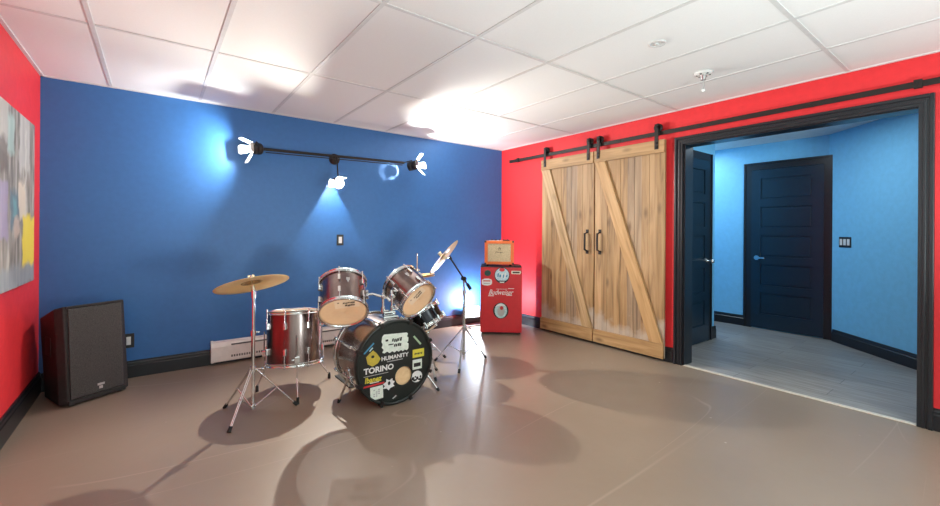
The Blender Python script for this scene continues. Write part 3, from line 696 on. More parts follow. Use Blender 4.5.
# ------------------------------------------------------------------ drums
def lug(M, R, z0, z1, th, parent, hook=True):
    """lug casing on the shell with its tension rod and claw to the hoop"""
    Rz = M @ Matrix.Rotation(th, 4, 'Z')
    b = MB(Rz); zc = (z0 * .62 + z1 * .38)
    s = 1 if z1 > z0 else -1
    b.bb((R - .001, -.010, min(z0, z0 + s * .05)), (R + .020, .010, max(z0, z0 + s * .05)), .005)
    o = b.build('lug', 'chrome', parent)
    q = MB(Rz); q.cyl((R + .014, 0, z0 + s * .045), (R + .014, 0, z1 + s * .012), .0038, n=8); q.cyl((R + .014, 0, z1 + s * .010), (R + .014, 0, z1 + s * .020), .006, n=6)
    q.build('tension_rod', 'chrome', o)
def drum(root, M, R, L, n_lugs, a0=0., hoop='chrome', hr=.012, badge=None, top='clearhead', bottom='clearhead', lugs=('t', 'b')):
    s = MB(M)
    s.lathe([(R, .008), (R, L - .008)], 64)
    s.cur = 1; s.lathe([(R - .007, .008), (R - .007, L - .008)], 64)
    s.lathe([(R, .008), (R - .007, .008)], 64); s.lathe([(R, L - .008), (R - .007, L - .008)], 64)
    s.build('shell', ['shell', 'maple'], root)
    h = .022
    for nm, z, d in (('bottom_hoop', 0, 1), ('top_hoop', L, -1)):
        MB(M).lathe([(R + .002, z - d * .008), (R + hr, z - d * .008), (R + hr, z - d * .004), (R + hr * .55, z - d * .002), (R + hr * .55, z + d * .016), (R + hr, z + d * .017), (R + hr, z + d * .021), (R + .002, z + d * .021)], 64, closed=True).build(nm, hoop, root)
    for nm, z, mt in (('bottom_head', .0035, bottom), ('top_head', L - .0035, top)):
        if mt: MB(M).lathe([(R + .001, z - .0006), (R + .001, z + .0006), (R * .9, z + .0006), (0.0005, z + .0006), (0.0005, z - .0006), (R * .9, z - .0006)], 64, closed=True).build(nm, mt, root)
    for i in range(n_lugs):
        th = a0 + 2 * PI * i / n_lugs
        if 't' in lugs: lug(M, R, L * .5 + .03 if L < .3 else L - .13, L - .004, th, root)
        if 'b' in lugs: lug(M, R, L * .5 - .03 if L < .3 else .13, .004, th, root)
    if badge is not None:
        Rz = M @ Matrix.Rotation(badge, 4, 'Z'); b = MB(Rz); b.bb((R - .001, -.013, L * .66), (R + .003, .013, L * .66 + .022), .003); b.bb((R + .001, -.006, L * .66 - .012), (R + .003, .006, L * .66)); o = b.build('badge', 'chrome', root); o['label'] = 'small bright maker badge'

# tom 1 (image left) and tom 2
cam_loc = V((-3.9674, -4.507, 1.2455))
def tom(label, c, az, el, R, L, badge):
    ax = V((math.sin(az) * math.cos(el), math.cos(az) * math.cos(el), math.sin(el)))
    M = axis_frame(c, ax)          # local y = up-ish, x to the right as seen from the room
    root = thing('rack_tom_drum', V(c), label, 'drum', 'rack toms over the bass drum')
    drum(root, M, R - .008, L, 6, .35, badge=badge)
    return root, M
TOM1, MT1 = tom('larger rack tom, mounted left of the other above the bass drum', (-2.881, -1.562, .652), .32, .775, .175, .27, None)
TOM2, MT2 = tom('smaller rack tom, steeply tilted right of the other above the bass drum', (-2.288, -1.608, .694), -.265, .535, .163, .25, None)
def face_dir(M, c, target):     # angle about local z that points at the target
    q = M.inverted() @ V(target); return math.atan2(q.y, q.x)
def add_badge(root, M, R, L, th):
    Rz = M @ Matrix.Rotation(th, 4, 'Z'); b = MB(Rz); b.bb((R - .001, -.013, L * .62), (R + .003, .013, L * .62 + .026), .003); b.bb((R, -.006, L * .62 - .014), (R + .0025, .006, L * .62)); o = b.build('badge', 'chrome', root); o['label'] = 'small bright maker badge'
add_badge(TOM1, MT1, .167, .27, face_dir(MT1, None, cam_loc) + .22)
add_badge(TOM2, MT2, .155, .25, face_dir(MT2, None, cam_loc) + .55)
# under-head labels: build in a frame facing out of the bottom head (x right, y up for the viewer)
def bottom_frame(M):
    c = M.translation; z = -(M.to_3x3() @ V((0, 0, 1))); x = V((.798, -.603, 0)); x = (x - z * x.dot(z)).normalized(); y = z.cross(x)
    m = Matrix((x, y, z)).transposed().to_4x4(); m.translation = c - z * .003; return m
def head_label(root, M, cx, cy, rot, sc_=1.):
    B = bottom_frame(M) @ Matrix.Translation((cx, cy, 0)) @ Matrix.Rotation(rot, 4, 'Z') @ Matrix.Scale(sc_, 4)
    sticker(rect(-.085, -.045, .085, .045), B, 'headprint', root, .001, .0005, 'head_label', 'cream label with dark print')
    print_row(B, .012, .014, .085, .022, 'black', root, 5, .002, 3, 'head_print'); print_row(B, .018, -.016, .070, .022, 'black', root, 4, .002, 5, 'head_print'); print_row(B, -.058, .022, .016, .012, 'black', root, 1, .002, 8, 'head_print')
head_label(TOM1, MT1, .045, .095, -.12)
head_label(TOM2, MT2, -.01, .06, .42, .92)

# floor tom
fc = V((-3.087, -1.072, .212)); fel = 1.45; faz = .25
fax = V((math.sin(faz) * math.cos(fel), math.cos(faz) * math.cos(fel), math.sin(fel)))
MF = axis_frame(fc, fax, (0, 1, 0))
r_ = thing('floor_tom_drum', (fc.x, fc.y, 0), 'deep floor tom on three thin legs beside the crash cymbal stand', 'drum')
drum(r_, MF, .203, .40, 8, .2, lugs=('t', 'b'))
for tip, knee in (((-3.146, -1.385), None), ((-2.79, -.99), None), ((-3.335, -.962), None)):
    t = V((*tip, 0)); rad = (t - V((fc.x, fc.y, 0))); rad.z = 0; dirn = rad.normalized()
    p0 = V((fc.x, fc.y, 0)) + dirn * .222 + V((0, 0, .46)); p1 = V((fc.x, fc.y, 0)) + dirn * .222 + V((0, 0, .15)); p2 = t + V((0, 0, .035)) - dirn * .0
    b = MB(); b.tube([p0, p1, p2], .0055, 10); o = b.build('leg', 'chrome', r_)
    MB().cyl(p2 + V((0, 0, .012)), t, .010, .012, 12).build('rubber_foot', 'rubber', o)
    cl = MB(); cl.M = frame(p1 + V((0, 0, .14)), dirn, (0, 0, 1)); cl.bb((-.026, -.025, -.018), (.012, .025, .018), .005); cl.cyl((.0, 0, .018), (.0, 0, .036), .006, n=8); cl.build('leg_bracket', 'chrome', r_)

# bass drum: axis along +y, front head towards the room
BR, BL_ = .288, .43
BC = V((-2.58, -1.792, .3025))
MBd = axis_frame(BC, (0, 1, 0), (0, 0, 1))
r_ = BASS = thing('bass_drum', (BC.x, BC.y + .2, 0), 'large bass drum with a sticker-covered black front head in the middle of the kit', 'drum')
s = MB(MBd); s.lathe([(BR, .03), (BR, BL_ - .03)], 80); s.cur = 1; s.lathe([(BR - .008, .0), (BR - .008, BL_ - .0)], 80); s.lathe([(BR, .03), (BR, .0), (BR - .008, 0)], 80, smooth=False); s.lathe([(BR, BL_ - .03), (BR, BL_), (BR - .008, BL_)], 80, smooth=False)
s.build('shell', ['shell', 'maple'], r_)
for nm, z0, z1 in (('front_hoop', -.014, .030), ('rear_hoop', BL_ - .030, BL_ + .014)):
    MB(MBd).lathe([(BR - .004, z0), (BR + .013, z0), (BR + .0145, z0 + .004), (BR + .0145, z1 - .004), (BR + .013, z1), (BR + .0012, z1), (BR + .0012, (z0 + z1) / 2), (BR - .004, (z0 + z1) / 2)] if z0 < 0 else
                  [(BR - .004, z1), (BR + .013, z1), (BR + .0145, z1 - .004), (BR + .0145, z0 + .004), (BR + .013, z0), (BR + .0012, z0), (BR + .0012, (z0 + z1) / 2), (BR - .004, (z0 + z1) / 2)], 80, closed=True).build(nm, 'blackhead' if z0 < 0 else 'chrome', r_)
MB(MBd).lathe([(BR - .003, BL_ + .001), (BR - .003, BL_ + .003), (.0005, BL_ + .003), (.0005, BL_ + .001)], 64, closed=True).build('rear_head', 'clearhead', r_)
# front head with its round port
bm = bmesh.new()
Mhd = frame((BC.x, BC.y - .004, BC.z), (1, 0, 0), (0, 0, 1))     # x right, y up, z towards the room
def loop(cx, cy, a, n): 
    vs = [bm.verts.new((cx + a * math.cos(2 * PI * i / n), cy + a * math.sin(2 * PI * i / n), 0)) for i in range(n)]
    return [bm.edges.new((vs[i], vs[(i + 1) % n])) for i in range(n)]
es = loop(0, 0, BR - .003, 64) + loop(.061, -.111, .068, 32)
bmesh.ops.triangle_fill(bm, edges=es, use_beauty=True, normal=(0, 0, 1))
bm.verts.index_update(); hb = MB(Mhd); hb.add([v.co.copy() for v in bm.verts], [[v.index for v in f.verts] for f in bm.faces]); bm.free()
hb.build('front_head', 'blackhead', r_)
pr = MB(Mhd); pr.lathe([(.0665, -.002), (.0725, -.002), (.0725, .002), (.0665, .002)], 36, Matrix.Translation((.061, -.111, 0)), closed=True); pr.build('port_ring', 'blackhead', r_)
# added block behind the port, its pale tan standing in for the lit interior
pd = MB(Mhd); pd.bb((-.03, -.20, -.09), (.15, -.02, -.012), .02); o = pd.build('lit_interior_block', 'tan', r_); o['label'] = 'tan block standing in for the lit drum interior behind the round port'
Sb = lambda poly, m, z=.0005, label=None: sticker(poly, Mhd, m, BASS, z, .0006, 'sticker', label)
jag = [(-.108, .195), (-.095, .210), (.085, .200), (.096, .190), (.088, .172), (.100, .160), (.098, .135), (.088, .128), (.101, .118), (.100, .082), (.088, .070), (.070, .078), (.055, .068), (.040, .080), (.022, .070), (.005, .080), (-.012, .070), (-.03, .082), (-.05, .072), (-.07, .086), (-.09, .076), (-.108, .084), (-.096, .102), (-.112, .120), (-.104, .140), (-.113, .160)]
Sb(jag, 'offwhite', label='large pale torn-edged sticker')
print_row(Mhd, .005, .160, .078, .028, 'black', BASS, 5, .0012, 11)
print_row(Mhd, .012, .122, .062, .026, 'black', BASS, 4, .0012, 12)
Sb(rect(-.083, .158, -.062, .172), 'black', .0011); Sb(rect(-.06, .128, -.02, .136), 'black', .0011)
lettering('HUMANITY', Mhd, -.005, .040, .215, .030, 'white', BASS, .0, .03)
Sb(rect(-.070, .010, .055, .016), 'grey')
lettering('TORINO', Mhd, -.131, -.026, .226, .042, 'white', BASS, .0, .035)
Sb(rect(-.244, -.064, -.06, -.060), 'grey')
Sb([(-.246, .100), (-.238, .094), (-.166, .158), (-.174, .166)], 'skyblue', label='blue strip sticker')
Sb([(-.206, .112), (-.200, .106), (-.176, .128), (-.182, .134)], 'paleblue', .0011)
Sb([(-.227, .072), (-.206, .090), (-.176, .112), (-.150, .088), (-.119, .044), (-.140, .016), (-.178, .000), (-.215, .022)], 'gold', label='gold shield sticker')
Sb(ell(-.178, .068, .012, .010, 12), 'black', .0011)
lettering('Ibanez', Mhd, -.172, -.090, .126, .040, 'yellow', BASS, .15, .03)
Sb(rect(-.20, -.116, -.13, -.111), 'white')
Sb([(-.246, -.139), (-.093, -.134), (-.089, -.122), (-.242, -.127)], 'redprint', label='red bar sticker')
Sb([(-.196, -.145), (-.100, -.143), (-.098, -.234), (-.193, -.237)], 'offwhite', label='pale square sticker')
for i in range(4):
    for j in range(3):
        if (i * 3 + j) % 4 != 2: Sb(rect(-.172 + j * .018, -.215 + i * .014, -.160 + j * .018, -.206 + i * .014), 'grey', .0011)
Sb([(-.056, -.192), (-.045, -.178), (-.01, -.170), (-.022, -.155), (-.008, -.136), (-.026, -.128), (-.028, -.110), (-.05, -.122), (-.075, -.108), (-.076, -.128), (-.10, -.140), (-.085, -.156), (-.10, -.172), (-.07, -.176)], 'white', label='white jagged splash sticker')
Sb(ell(-.053, -.142, .010, .014, 12), 'black', .0011)
Sb([(.139, .160), (.150, .168), (.210, .100), (.199, .092)], 'green', label='pale green strip sticker')
Sb(rect(.136, .003, .233, .063), 'yellow', label='yellow rectangular sticker'); print_row(Mhd, .185, .030, .068, .016, 'logo_dark', BASS, 5, .0012, 14)
Sb(rect(.136, -.085, .215, -.013), 'offwhite', label='pale square sticker with a dark band'); Sb(rect(.146, -.066, .204, -.038), 'black', .0011)
Sb(ell(.172, -.140, .046, .042, 24), 'white', label='round white sticker with dark blots')
for x, y, a, b2 in ((.140, -.150, .012, .012), (.156, -.164, .016, .008), (.176, -.152, .010, .012), (.196, -.164, .014, .008), (.204, -.146, .007, .010), (.160, -.140, .008, .006)): Sb(ell(x, y, a, b2, 14), 'black', .0011)
Sb([(-.028, -.256), (-.02, -.262), (.008, -.246), (.002, -.238)], 'grey')
# lugs, claws, spurs, tom holder
for i in range(8):
    th = PI / 8 + i * PI / 4
    Rz = MBd @ Matrix.Rotation(th, 4, 'Z')
    b = MB(Rz); b.bb((BR - .001, -.011, .13), (BR + .022, .011, .30), .005); b.cyl((BR + .016, 0, .10), (BR + .016, 0, .33), .006, n=8); o = b.build('lug', 'chrome', r_)
    for zz, s in ((.0, 1), (BL_, -1)):
        q = MB(Rz); q.cyl((BR + .021, 0, zz + s * .10), (BR + .021, 0, zz - s * .012), .0042, n=8); q.build('tension_rod', 'chrome', o)
        q = MB(Rz); q.bb((BR - .012, -.012, min(zz - s * .022, zz - s * .015)), (BR + .028, .012, max(zz - s * .022, zz - s * .015)), .002); q.bb((BR + .0155, -.010, min(zz - s * .02, zz + s * .02)), (BR + .029, .010, max(zz - s * .02, zz + s * .02)), .002); q.build('claw_hook', 'darksteel' if s > 0 else 'chrome', r_)
for p0, p1 in (((-2.850, -1.62, .235), (-2.905, -1.535, 0)), ((-2.318, -1.66, .215), (-2.195, -1.775, 0))):
    p0, p1 = V(p0), V(p1); d = (p1 - p0).normalized()
    b = MB(); b.cyl(p0 - d * .02, p1 - d * .02, .0085, n=12); o = b.build('spur', 'chrome', r_)
    MB().cyl(p1 - d * .03, p1 - d * .002, .012, .009, 12).build('rubber_foot', 'rubber', o)
    bx = MB(); bx.M = axis_frame(p0, (p0 - V((BC.x, p0.y, BC.z)))); bx.bb((-.022, -.03, -.024), (.022, .03, .018), .006); bx.build('spur_bracket', 'chrome', r_)
# tom holder: base plate on the shell, two posts, two arms
HB = V((-2.545, -1.60, BC.z + BR))
b = MB(); b.bb((HB.x - .062, HB.y - .05, HB.z - .018), (HB.x + .062, HB.y + .05, HB.z + .014), .008); b.bb((HB.x - .05, HB.y - .03, HB.z + .014), (HB.x + .05, HB.y + .03, HB.z + .045), .010); b.build('tom_holder_base', 'chrome', r_)
def side_point(M, R, L, target, f=.5):
    th = face_dir(M, None, target); q = M @ Matrix.Rotation(th, 4, 'Z'); return q @ V((R + .002, 0, L * f)), q.to_3x3() @ V((1, 0, 0))
for (x, top_z, M, R, L, root) in ((-.046, .745, MT1, .167, .27, TOM1), (.030, .745, MT2, .155, .25, TOM2)):
    px = HB + V((x, 0, .03)); pt = V((px.x, px.y, top_z))
    hit, nrm = side_point(M, R, L, pt + V((0, 0, .02)), .5)
    b = MB(); b.cyl(px, pt, .0105, n=14); b.ball(pt, .019, 14); b.cyl(pt - V((0, .03, 0)), pt + V((0, .03, 0)), .011, n=12)
    el_ = hit + nrm * .045
    b.tube([pt, el_, hit + nrm * .012], .0095, 12)
    b.cyl(px + V((0, 0, .012)), px + V((0, 0, .05)), .017, n=14); b.cyl(px + V((.0, -.012, .03)), px + V((0, -.05, .03)), .006, n=8); b.box(px + V((0, -.055, .03)), (.035, .012, .012), None, .004)
    b.build('tom_holder_arm', 'chrome', r_)
    br = MB(); br.M = frame(hit, nrm, (M.to_3x3() @ V((0, 0, 1)))); br.bb((-.006, -.03, -.022), (.016, .03, .022), .006); br.cyl((.008, .0, .022), (.008, 0, .045), .006, n=8); br.build('mount_bracket', 'chrome', root)

# kick pedal behind the bass drum
r_ = thing('kick_pedal', (-2.66, -1.16, 0), 'black and chrome kick pedal on the floor behind the bass drum', 'pedal')
MB().bb((-2.74, -1.32, .002), (-2.58, -.98, .012), .003).build('base_plate', 'blackplastic', r_)
pm = MB(); pm.M = frame((-2.66, -.99, .028), (1, 0, 0), (0, -.95, .32)); pm.bb((-.045, 0, -.006), (.045, .27, .006), .005); pm.build('footboard', 'steel', r_)
b = MB(); 
for x in (-2.735, -2.585): b.cyl((x, -1.30, .01), (x, -1.30, .20), .009, n=10)
b.cyl((-2.74, -1.30, .195), (-2.58, -1.30, .195), .008, n=10); b.build('frame', 'chrome', r_)
b = MB(); b.cyl((-2.66, -1.30, .195), (-2.66, -1.23, .36), .005, n=8); b.cyl((-2.66, -1.252, .355), (-2.66, -1.208, .375), .022, n=16); b.build('beater', 'whiteplastic', r_)

# ------------------------------------------------------------------ stands and cymbals
def tripod(root, base, hub_z, collar_z, tips, m='chrome', r=.007, brace=True):
    """collar on the pole, legs from the collar to the floor, braces from the low hub to mid leg"""
    base = V((base[0], base[1], 0)); ho = base + V((0, 0, hub_z)); co = base + V((0, 0, collar_z))
    hb = MB(); hb.cyl(co - V((0, 0, .018)), co + V((0, 0, .018)), .018, n=16); hb.cyl(co + V((.0, 0, 0)), co + V((.05, -.02, 0)), .005, n=8); hb.box(co + V((.055, -.022, 0)), (.012, .03, .012), None, .004); hb.build('collar', m, root)
    MB().cyl(ho - V((0, 0, .016)), ho + V((0, 0, .016)), .016, n=16).build('brace_hub', m, root)
    for t in tips:
        t = V((*t, 0)); d = (t - base).normalized(); p0 = co + d * .018; p1 = t + V((0, 0, .014))
        mid = p0.lerp(p1, .52)
        nrm = V((-d.y, d.x, 0)) * .007
        b = MB()
        b.cyl(p0 + nrm, p1 + nrm * .6, r * .62, n=8); b.cyl(p0 - nrm, p1 - nrm * .6, r * .62, n=8); b.cyl(mid + nrm * 1.6, mid - nrm * 1.6, .006, n=8)
        o = b.build('leg', m, root)
        f = MB(); f.cyl(p1.lerp(p0, .05), t + V((0, 0, .003)) + d * .01, .011, .012, 10); f.build('rubber_foot', 'rubber', o)
        q = MB(); q.cyl(ho + d * .012, mid, .0045, n=8); q.build('brace', m, root)
def wing_nut(b, p, ax):
    ax = V(ax).normalized(); b.cyl(p, p + ax * .016, .008, n=10); side = ax.cross(V((0, 1, .3))).normalized()
    b.box(p + ax * .012 + side * .012, (.016, .006, .012)); b.box(p + ax * .012 - side * .012, (.016, .006, .012))
def cymbal(root_name, label, cat, c, ax, R, m='bronze', group=None):
    M = axis_frame(c, ax); root = thing(root_name, V(c), label, cat, group)
    t = .0016; bell = R * .24; h = R * .075
    up = [(.006, h + R * .075), (bell * .45, h + R * .068), (bell * .8, h + R * .035), (bell, h), (R * .55, h * .60), (R * .85, h * .2), (R, 0)]
    MB(M).lathe(up + [(x, z - t) for x, z in up[::-1]], 80, closed=True).build('bow', m, root)
    bl = up[:4]
    q = MB(M); q.lathe([(x, z - t - .0006) for x, z in bl] + [(bell * 1.25, h * .95 - t - .0006)] + [(bell * 1.25, h * .95 - t - .0002)] + [(x, z - t - .0002) for x, z in bl[::-1]], 48, closed=True); q.build('bell_underside', 'bronze_dark', root)
    return root, M
# crash on the left
cc = V((-3.436, -1.347, .872)); cax = V((-.10, .34, .94)).normalized()
cymbal('crash_cymbal', 'wide bronze crash cymbal on the tripod stand beside the floor tom', 'cymbal', cc, cax, .233)
r_ = thing('cymbal_stand', (-3.432, -1.365, 0), 'straight chrome tripod cymbal stand beside the floor tom', 'cymbal stand')
b0 = V((-3.432, -1.365, 0))
tripod(r_, b0, .045, .30, ((-3.57, -1.165), (-3.595, -1.575), (-3.165, -1.40)))
MB().cyl(b0 + V((0, 0, .03)), b0 + V((0, 0, .56)), .0125, n=16).build('lower_tube', 'chrome', r_)
b = MB(); b.cyl(b0 + V((0, 0, .53)), b0 + V((0, 0, .565)), .018, n=16); b.cyl(b0 + V((0, 0, .548)), b0 + V((.04, 0, .548)), .005, n=8); b.build('height_clamp', 'chrome', r_)
MB().cyl(b0 + V((0, 0, .56)), b0 + V((0, 0, .80)), .0095, n=14).build('upper_tube', 'chrome', r_)
b = MB(); tp = cc - cax * .03; tb_ = b0 + V((0, 0, .80)); b.cyl(b0 + V((0, 0, .785)), b0 + V((0, 0, .835)), .015, n=14); b.cyl(b0 + V((0, 0, .83)), tp, .008, n=10); b.cyl(tp - cax * .012, tp + cax * .02, .014, .014, 14); b.cyl(tp, cc + cax * .055, .004, n=8); b.build('tilter', 'chrome', r_)
b = MB(); b.cyl(cc + cax * .0365, cc + cax * .050, .015, n=14); b.build('felt', 'grey', r_)
b = MB(); wing_nut(b, cc + cax * .050, cax); b.build('wing_nut', 'chrome', r_)

# boom stand and ride on the right
bb = V((-1.640, -1.343, 0))
rc = V((-1.832, -1.283, 1.004)); rax = V((-.53, .56, .61)).normalized()
r_ = thing('boom_cymbal_stand', bb, 'chrome tripod boom stand right of the drums with its arm raised left', 'cymbal stand')
tripod(r_, bb, .10, .33, ((-1.83, -1.531), (-1.812, -1.125), (-1.371, -1.328)), 'steel', .0075)
MB().cyl(bb + V((0, 0, .04)), bb + V((0, 0, .66)), .0125, n=16).build('lower_tube', 'chrome', r_)
MB().cyl(bb + V((0, 0, .66)), bb + V((0, 0, .69)), .018, n=16).build('height_clamp', 'chrome', r_)
jt = V((bb.x - .008, bb.y + .0, .80))
MB().cyl(bb + V((0, 0, .69)), jt, .0095, n=14).build('upper_tube', 'chrome', r_)
bend = V((-1.772, -1.312, .985)); tail = jt + (jt - bend).normalized() * .125
b = MB(); b.cyl(jt - V((.0, .02, 0)), jt + V((0, .02, 0)), .020, n=16); b.ball(jt, .02); b.build('boom_joint', 'darksteel', r_)
b = MB(); b.cyl(bend, jt, .0085, n=12); b.cyl(jt, tail, .0085, n=12); b.cyl(bend - (bend - jt).normalized() * .0, bend + (bend - jt).normalized() * .03, .013, n=12); b.build('boom_arm', 'darksteel', r_)
b = MB(); d = (tail - jt).normalized(); b.cyl(tail - d * .06, tail, .016, n=14); b.build('counterweight', 'darksteel', r_)
b = MB(); tp = rc - rax * .02; b.tube([bend + (bend - jt).normalized() * .025, tp], .008, 10); b.cyl(tp - rax * .006, tp + rax * .03, .013, n=12); b.cyl(tp, rc + rax * .07, .004, n=8); b.build('tilter', 'chrome', r_)
b = MB(); b.cyl(rc + rax * .034, rc + rax * .047, .015, n=14); b.build('felt', 'grey', r_)
b = MB(); wing_nut(b, rc + rax * .047, rax); b.build('wing_nut', 'chrome', r_)
cymbal('ride_cymbal', 'steeply tilted bronze cymbal at the end of the boom stand', 'cymbal', rc, rax, .20)

# hi-hat behind the smaller tom
hh = V((-1.938, -.972, 0))
r_ = thing('hi_hat_stand', hh, 'chrome hi-hat stand half hidden behind the smaller rack tom', 'cymbal stand')
tripod(r_, hh, .06, .28, ((-1.69, -1.09), (-2.06, -1.23), (-2.08, -.74)), 'steel')
MB().cyl(hh + V((0, 0, .03)), hh + V((0, 0, .762)), .0115, n=14).build('lower_tube', 'chrome', r_)
MB().cyl(hh + V((0, 0, .762)), hh + V((0, 0, 1.03)), .0038, n=8).build('pull_rod', 'chrome', r_)
b = MB(); b.cyl(hh + V((0, 0, .850)), hh + V((0, 0, .880)), .014, n=12); b.cyl(hh + V((0, 0, .865)), hh + V((.03, 0, .865)), .004, n=6); b.build('clutch', 'chrome', r_)
b = MB(); b.bb((hh.x - .04, hh.y + .02, .012), (hh.x + .04, hh.y + .26, .02), .004); b.build('footboard', 'steel', r_)
GH = 'pair of hi-hat cymbals'
hax = V((-.10, .10, 1)).normalized()
cymbal('hi_hat_cymbal', 'upper bronze hi-hat cymbal showing past the smaller rack tom', 'cymbal', hh + V((0, 0, .812)), hax, .172, group=GH)
cymbal('hi_hat_cymbal', 'lower bronze hi-hat cymbal, bell down, under the upper one', 'cymbal', hh + V((0, 0, .800)), -V((-.06, .06, 1)).normalized(), .172, group=GH)

# snare on its stand, behind the bass drum
sn = V((-2.085, -1.412, .435)); sax = V((-.36, .36, .86)).normalized()
MS = axis_frame(sn, sax, (0, 1, 0))
r_ = thing('snare_drum', sn, 'dark shallow snare drum on a low stand behind the smaller rack tom', 'drum')
M_['snareshell'] = mat('dark polished shell', (.022, .022, .025), .2, 1., coat=.2)
drum(r_, MS, .160, .14, 8, .3)
for ch in r_.children:
    if ch.name.startswith('shell'): ch.data.materials[0] = M_['snareshell']
sb = V((-2.078, -1.405, 0))
r_ = thing('snare_stand', sb, 'low chrome tripod stand holding the snare drum', 'drum stand')
tripod(r_, sb, .06, .22, ((-1.96, -1.36), (-2.22, -1.34), (-2.10, -1.57)), 'steel')
MB().cyl(sb + V((0, 0, .04)), sb + V((0, 0, .36)), .012, n=14).build('lower_tube', 'chrome', r_)
b = MB(); b.ball(sb + V((0, 0, .37)), .02)
for i in range(3):
    th = .5 + i * 2 * PI / 3; p = MS @ V((.177 * math.cos(th), .177 * math.sin(th), -.030)); q = MS @ V((.181 * math.cos(th), .181 * math.sin(th), .03))
    b.cyl(sb + V((0, 0, .37)), p, .006, n=8); b.cyl(p, q, .006, n=8)
b.build('basket', 'chrome', r_)

# ------------------------------------------------------------------ spotlight bar on the blue wall
r_ = FIX = thing('spotlight_bar', (-2.373, -.02, 2.03), 'black ceiling-height bar on the blue wall carrying three barn-door spotlights', 'light fixture')
bz0, bz1 = V((-3.16, -.20, 2.006)), V((-1.677, -.20, 2.032))
MB().cyl(bz0, bz1, .0135, n=14).build('bar', 'darksteel', r_)
MB().cyl(bz0 + V((.02, 0, -.028)), bz1 + V((-.02, 0, -.028)), .005, n=8).build('cable_rod', 'darksteel', r_)
b = MB(); c_ = (bz0 + bz1) / 2; b.lathe([(0, 0), (.06, 0), (.055, .02), (0.0, .03)], 28, axis_frame((c_.x, -.0, c_.z), (0, -1, 0))); b.cyl((c_.x, -.025, c_.z), (c_.x, -.20, c_.z), .009, n=12); b.build('wall_bracket', 'darksteel', r_)
def spot_head(c, axd, stem_to, slot=None, bulb='bulb', flap_len=.10, flap_open=.75, R=.052, depth=.085, flaps=(1, 1, 1, 1), roll=0., can='darksteel', ring=None):
    """can open towards axd; local z = beam, local y = up; hinged flaps at the mouth; ring = annular vent in the back plate"""
    M = axis_frame(c, axd) @ Matrix.Rotation(roll, 4, 'Z')
    b = MB(M)
    prof = [(R, -depth * .5), (R, depth * .5), (R - .003, depth * .5), (R - .003, -depth * .5)]
    zd = -depth * .10                       # added plate keeps the beam lamp's light out of the vented rear chamber
    fr_ = [(R, zd), (R, depth * .5), (R - .003, depth * .5), (R - .003, zd)]; re_ = [(R, -depth * .5), (R, zd), (R - .003, zd), (R - .003, -depth * .5)]
    b.lathe(fr_, 40, closed=True)
    if slot: b.lathe(re_, 40, None, -PI / 2 + slot, 3 * PI / 2 - slot, closed=True)
    else: b.lathe(re_, 40, closed=True)
    b.lathe([(R - .003, zd), (.0005, zd), (.0005, zd - .002), (R - .003, zd - .002)], 40, closed=True)
    zb_ = -depth * .5
    if ring:
        b.lathe([(R, zb_), (ring[1], zb_), (ring[1], zb_ - .003), (R, zb_ - .003)], 40, closed=True)
        b.lathe([(ring[0], zb_), (.0005, zb_), (.0005, zb_ - .003), (ring[0], zb_ - .003)], 28, closed=True)
        for k in range(3): b.box((0, 0, zb_ - .0045), (2 * ring[1] + .01, .0014, .002), Matrix.Rotation(k * PI / 3, 3, 'Z'))
    else:
        a0_, a1_ = (-PI / 2 + slot, 3 * PI / 2 - slot) if slot else (0., 2 * PI)
        b.lathe([(R, zb_), (R * .8, -depth * .62), (.02, -depth * .7), (.0005, -depth * .7)], 32, None, a0_, a1_)
    o = b.build('spotlight_head', can, FIX)
    y = MB(); y.tube([V(stem_to), M @ V((0, R + .012, -depth * .1)), M @ V((0, R - .001, -depth * .1))], .007, 10); y.build('yoke', 'darksteel', FIX)
    MB(M).lathe([(.0005, zd + .006), (R * .5, zd + .004), (R * .62, zd + .0005), (.0005, zd + .0005)], 28, closed=True).build('bulb', bulb, o)
    for i, on in enumerate(flaps):
        if not on: continue
        Rz = M @ Matrix.Rotation(i * PI / 2, 4, 'Z')
        # hinge line at local x=R, flap leans out
        fo = flap_open[i] if isinstance(flap_open, (list, tuple)) else flap_open
        fl = flap_len[i] if isinstance(flap_len, (list, tuple)) else flap_len
        dv = V((math.sin(fo), 0, math.cos(fo))); nv = V((math.cos(fo), 0, -math.sin(fo)))
        p = V((R * .98, 0, depth * .5 + .002)); w0, w1 = R * .62, R * .85
        q = [p + V((0, -w0, 0)), p + V((0, w0, 0)), p + dv * fl * .8 + V((0, w1, 0)), p + dv * fl + V((0, w1 * .7, 0)), p + dv * fl + V((0, -w1 * .7, 0)), p + dv * fl * .8 + V((0, -w1, 0))]
        vs = q + [x + nv * .002 for x in q]; n_ = 6
        f = MB(Rz); f.add(vs, [list(range(n_)), list(range(n_, 2 * n_))[::-1]] + [(k, (k + 1) % n_, n_ + (k + 1) % n_, n_ + k) for k in range(n_)])
        f.build('barn_door_flap', 'flap', o)
    return M
def point(name, loc, w, col, r=.012):
    l = bpy.data.lights.new(name, 'POINT'); l.energy = w; l.color = col; l.shadow_soft_size = r
    o = bpy.data.objects.new(name, l); COL.objects.link(o); o.location = loc; return o
WARM = (1, .95, .84); WARM2 = (.97, 1, .98)
ML = spot_head((-3.222, -.20, 2.002), (-.96, -.24, -.08), bz0, bulb='bulb_side', flap_open=(.9, .38, .95, 1.02))
MM = spot_head((-2.470, -.26, 1.735), (-.06, -.967, -.245), V((-2.46, -.20, 2.019)), slot=.50, flap_open=(1.1, .24, 1.1, 1.1), flap_len=(.075, .12, .065, .075), flaps=(0, 1, 1, 0))
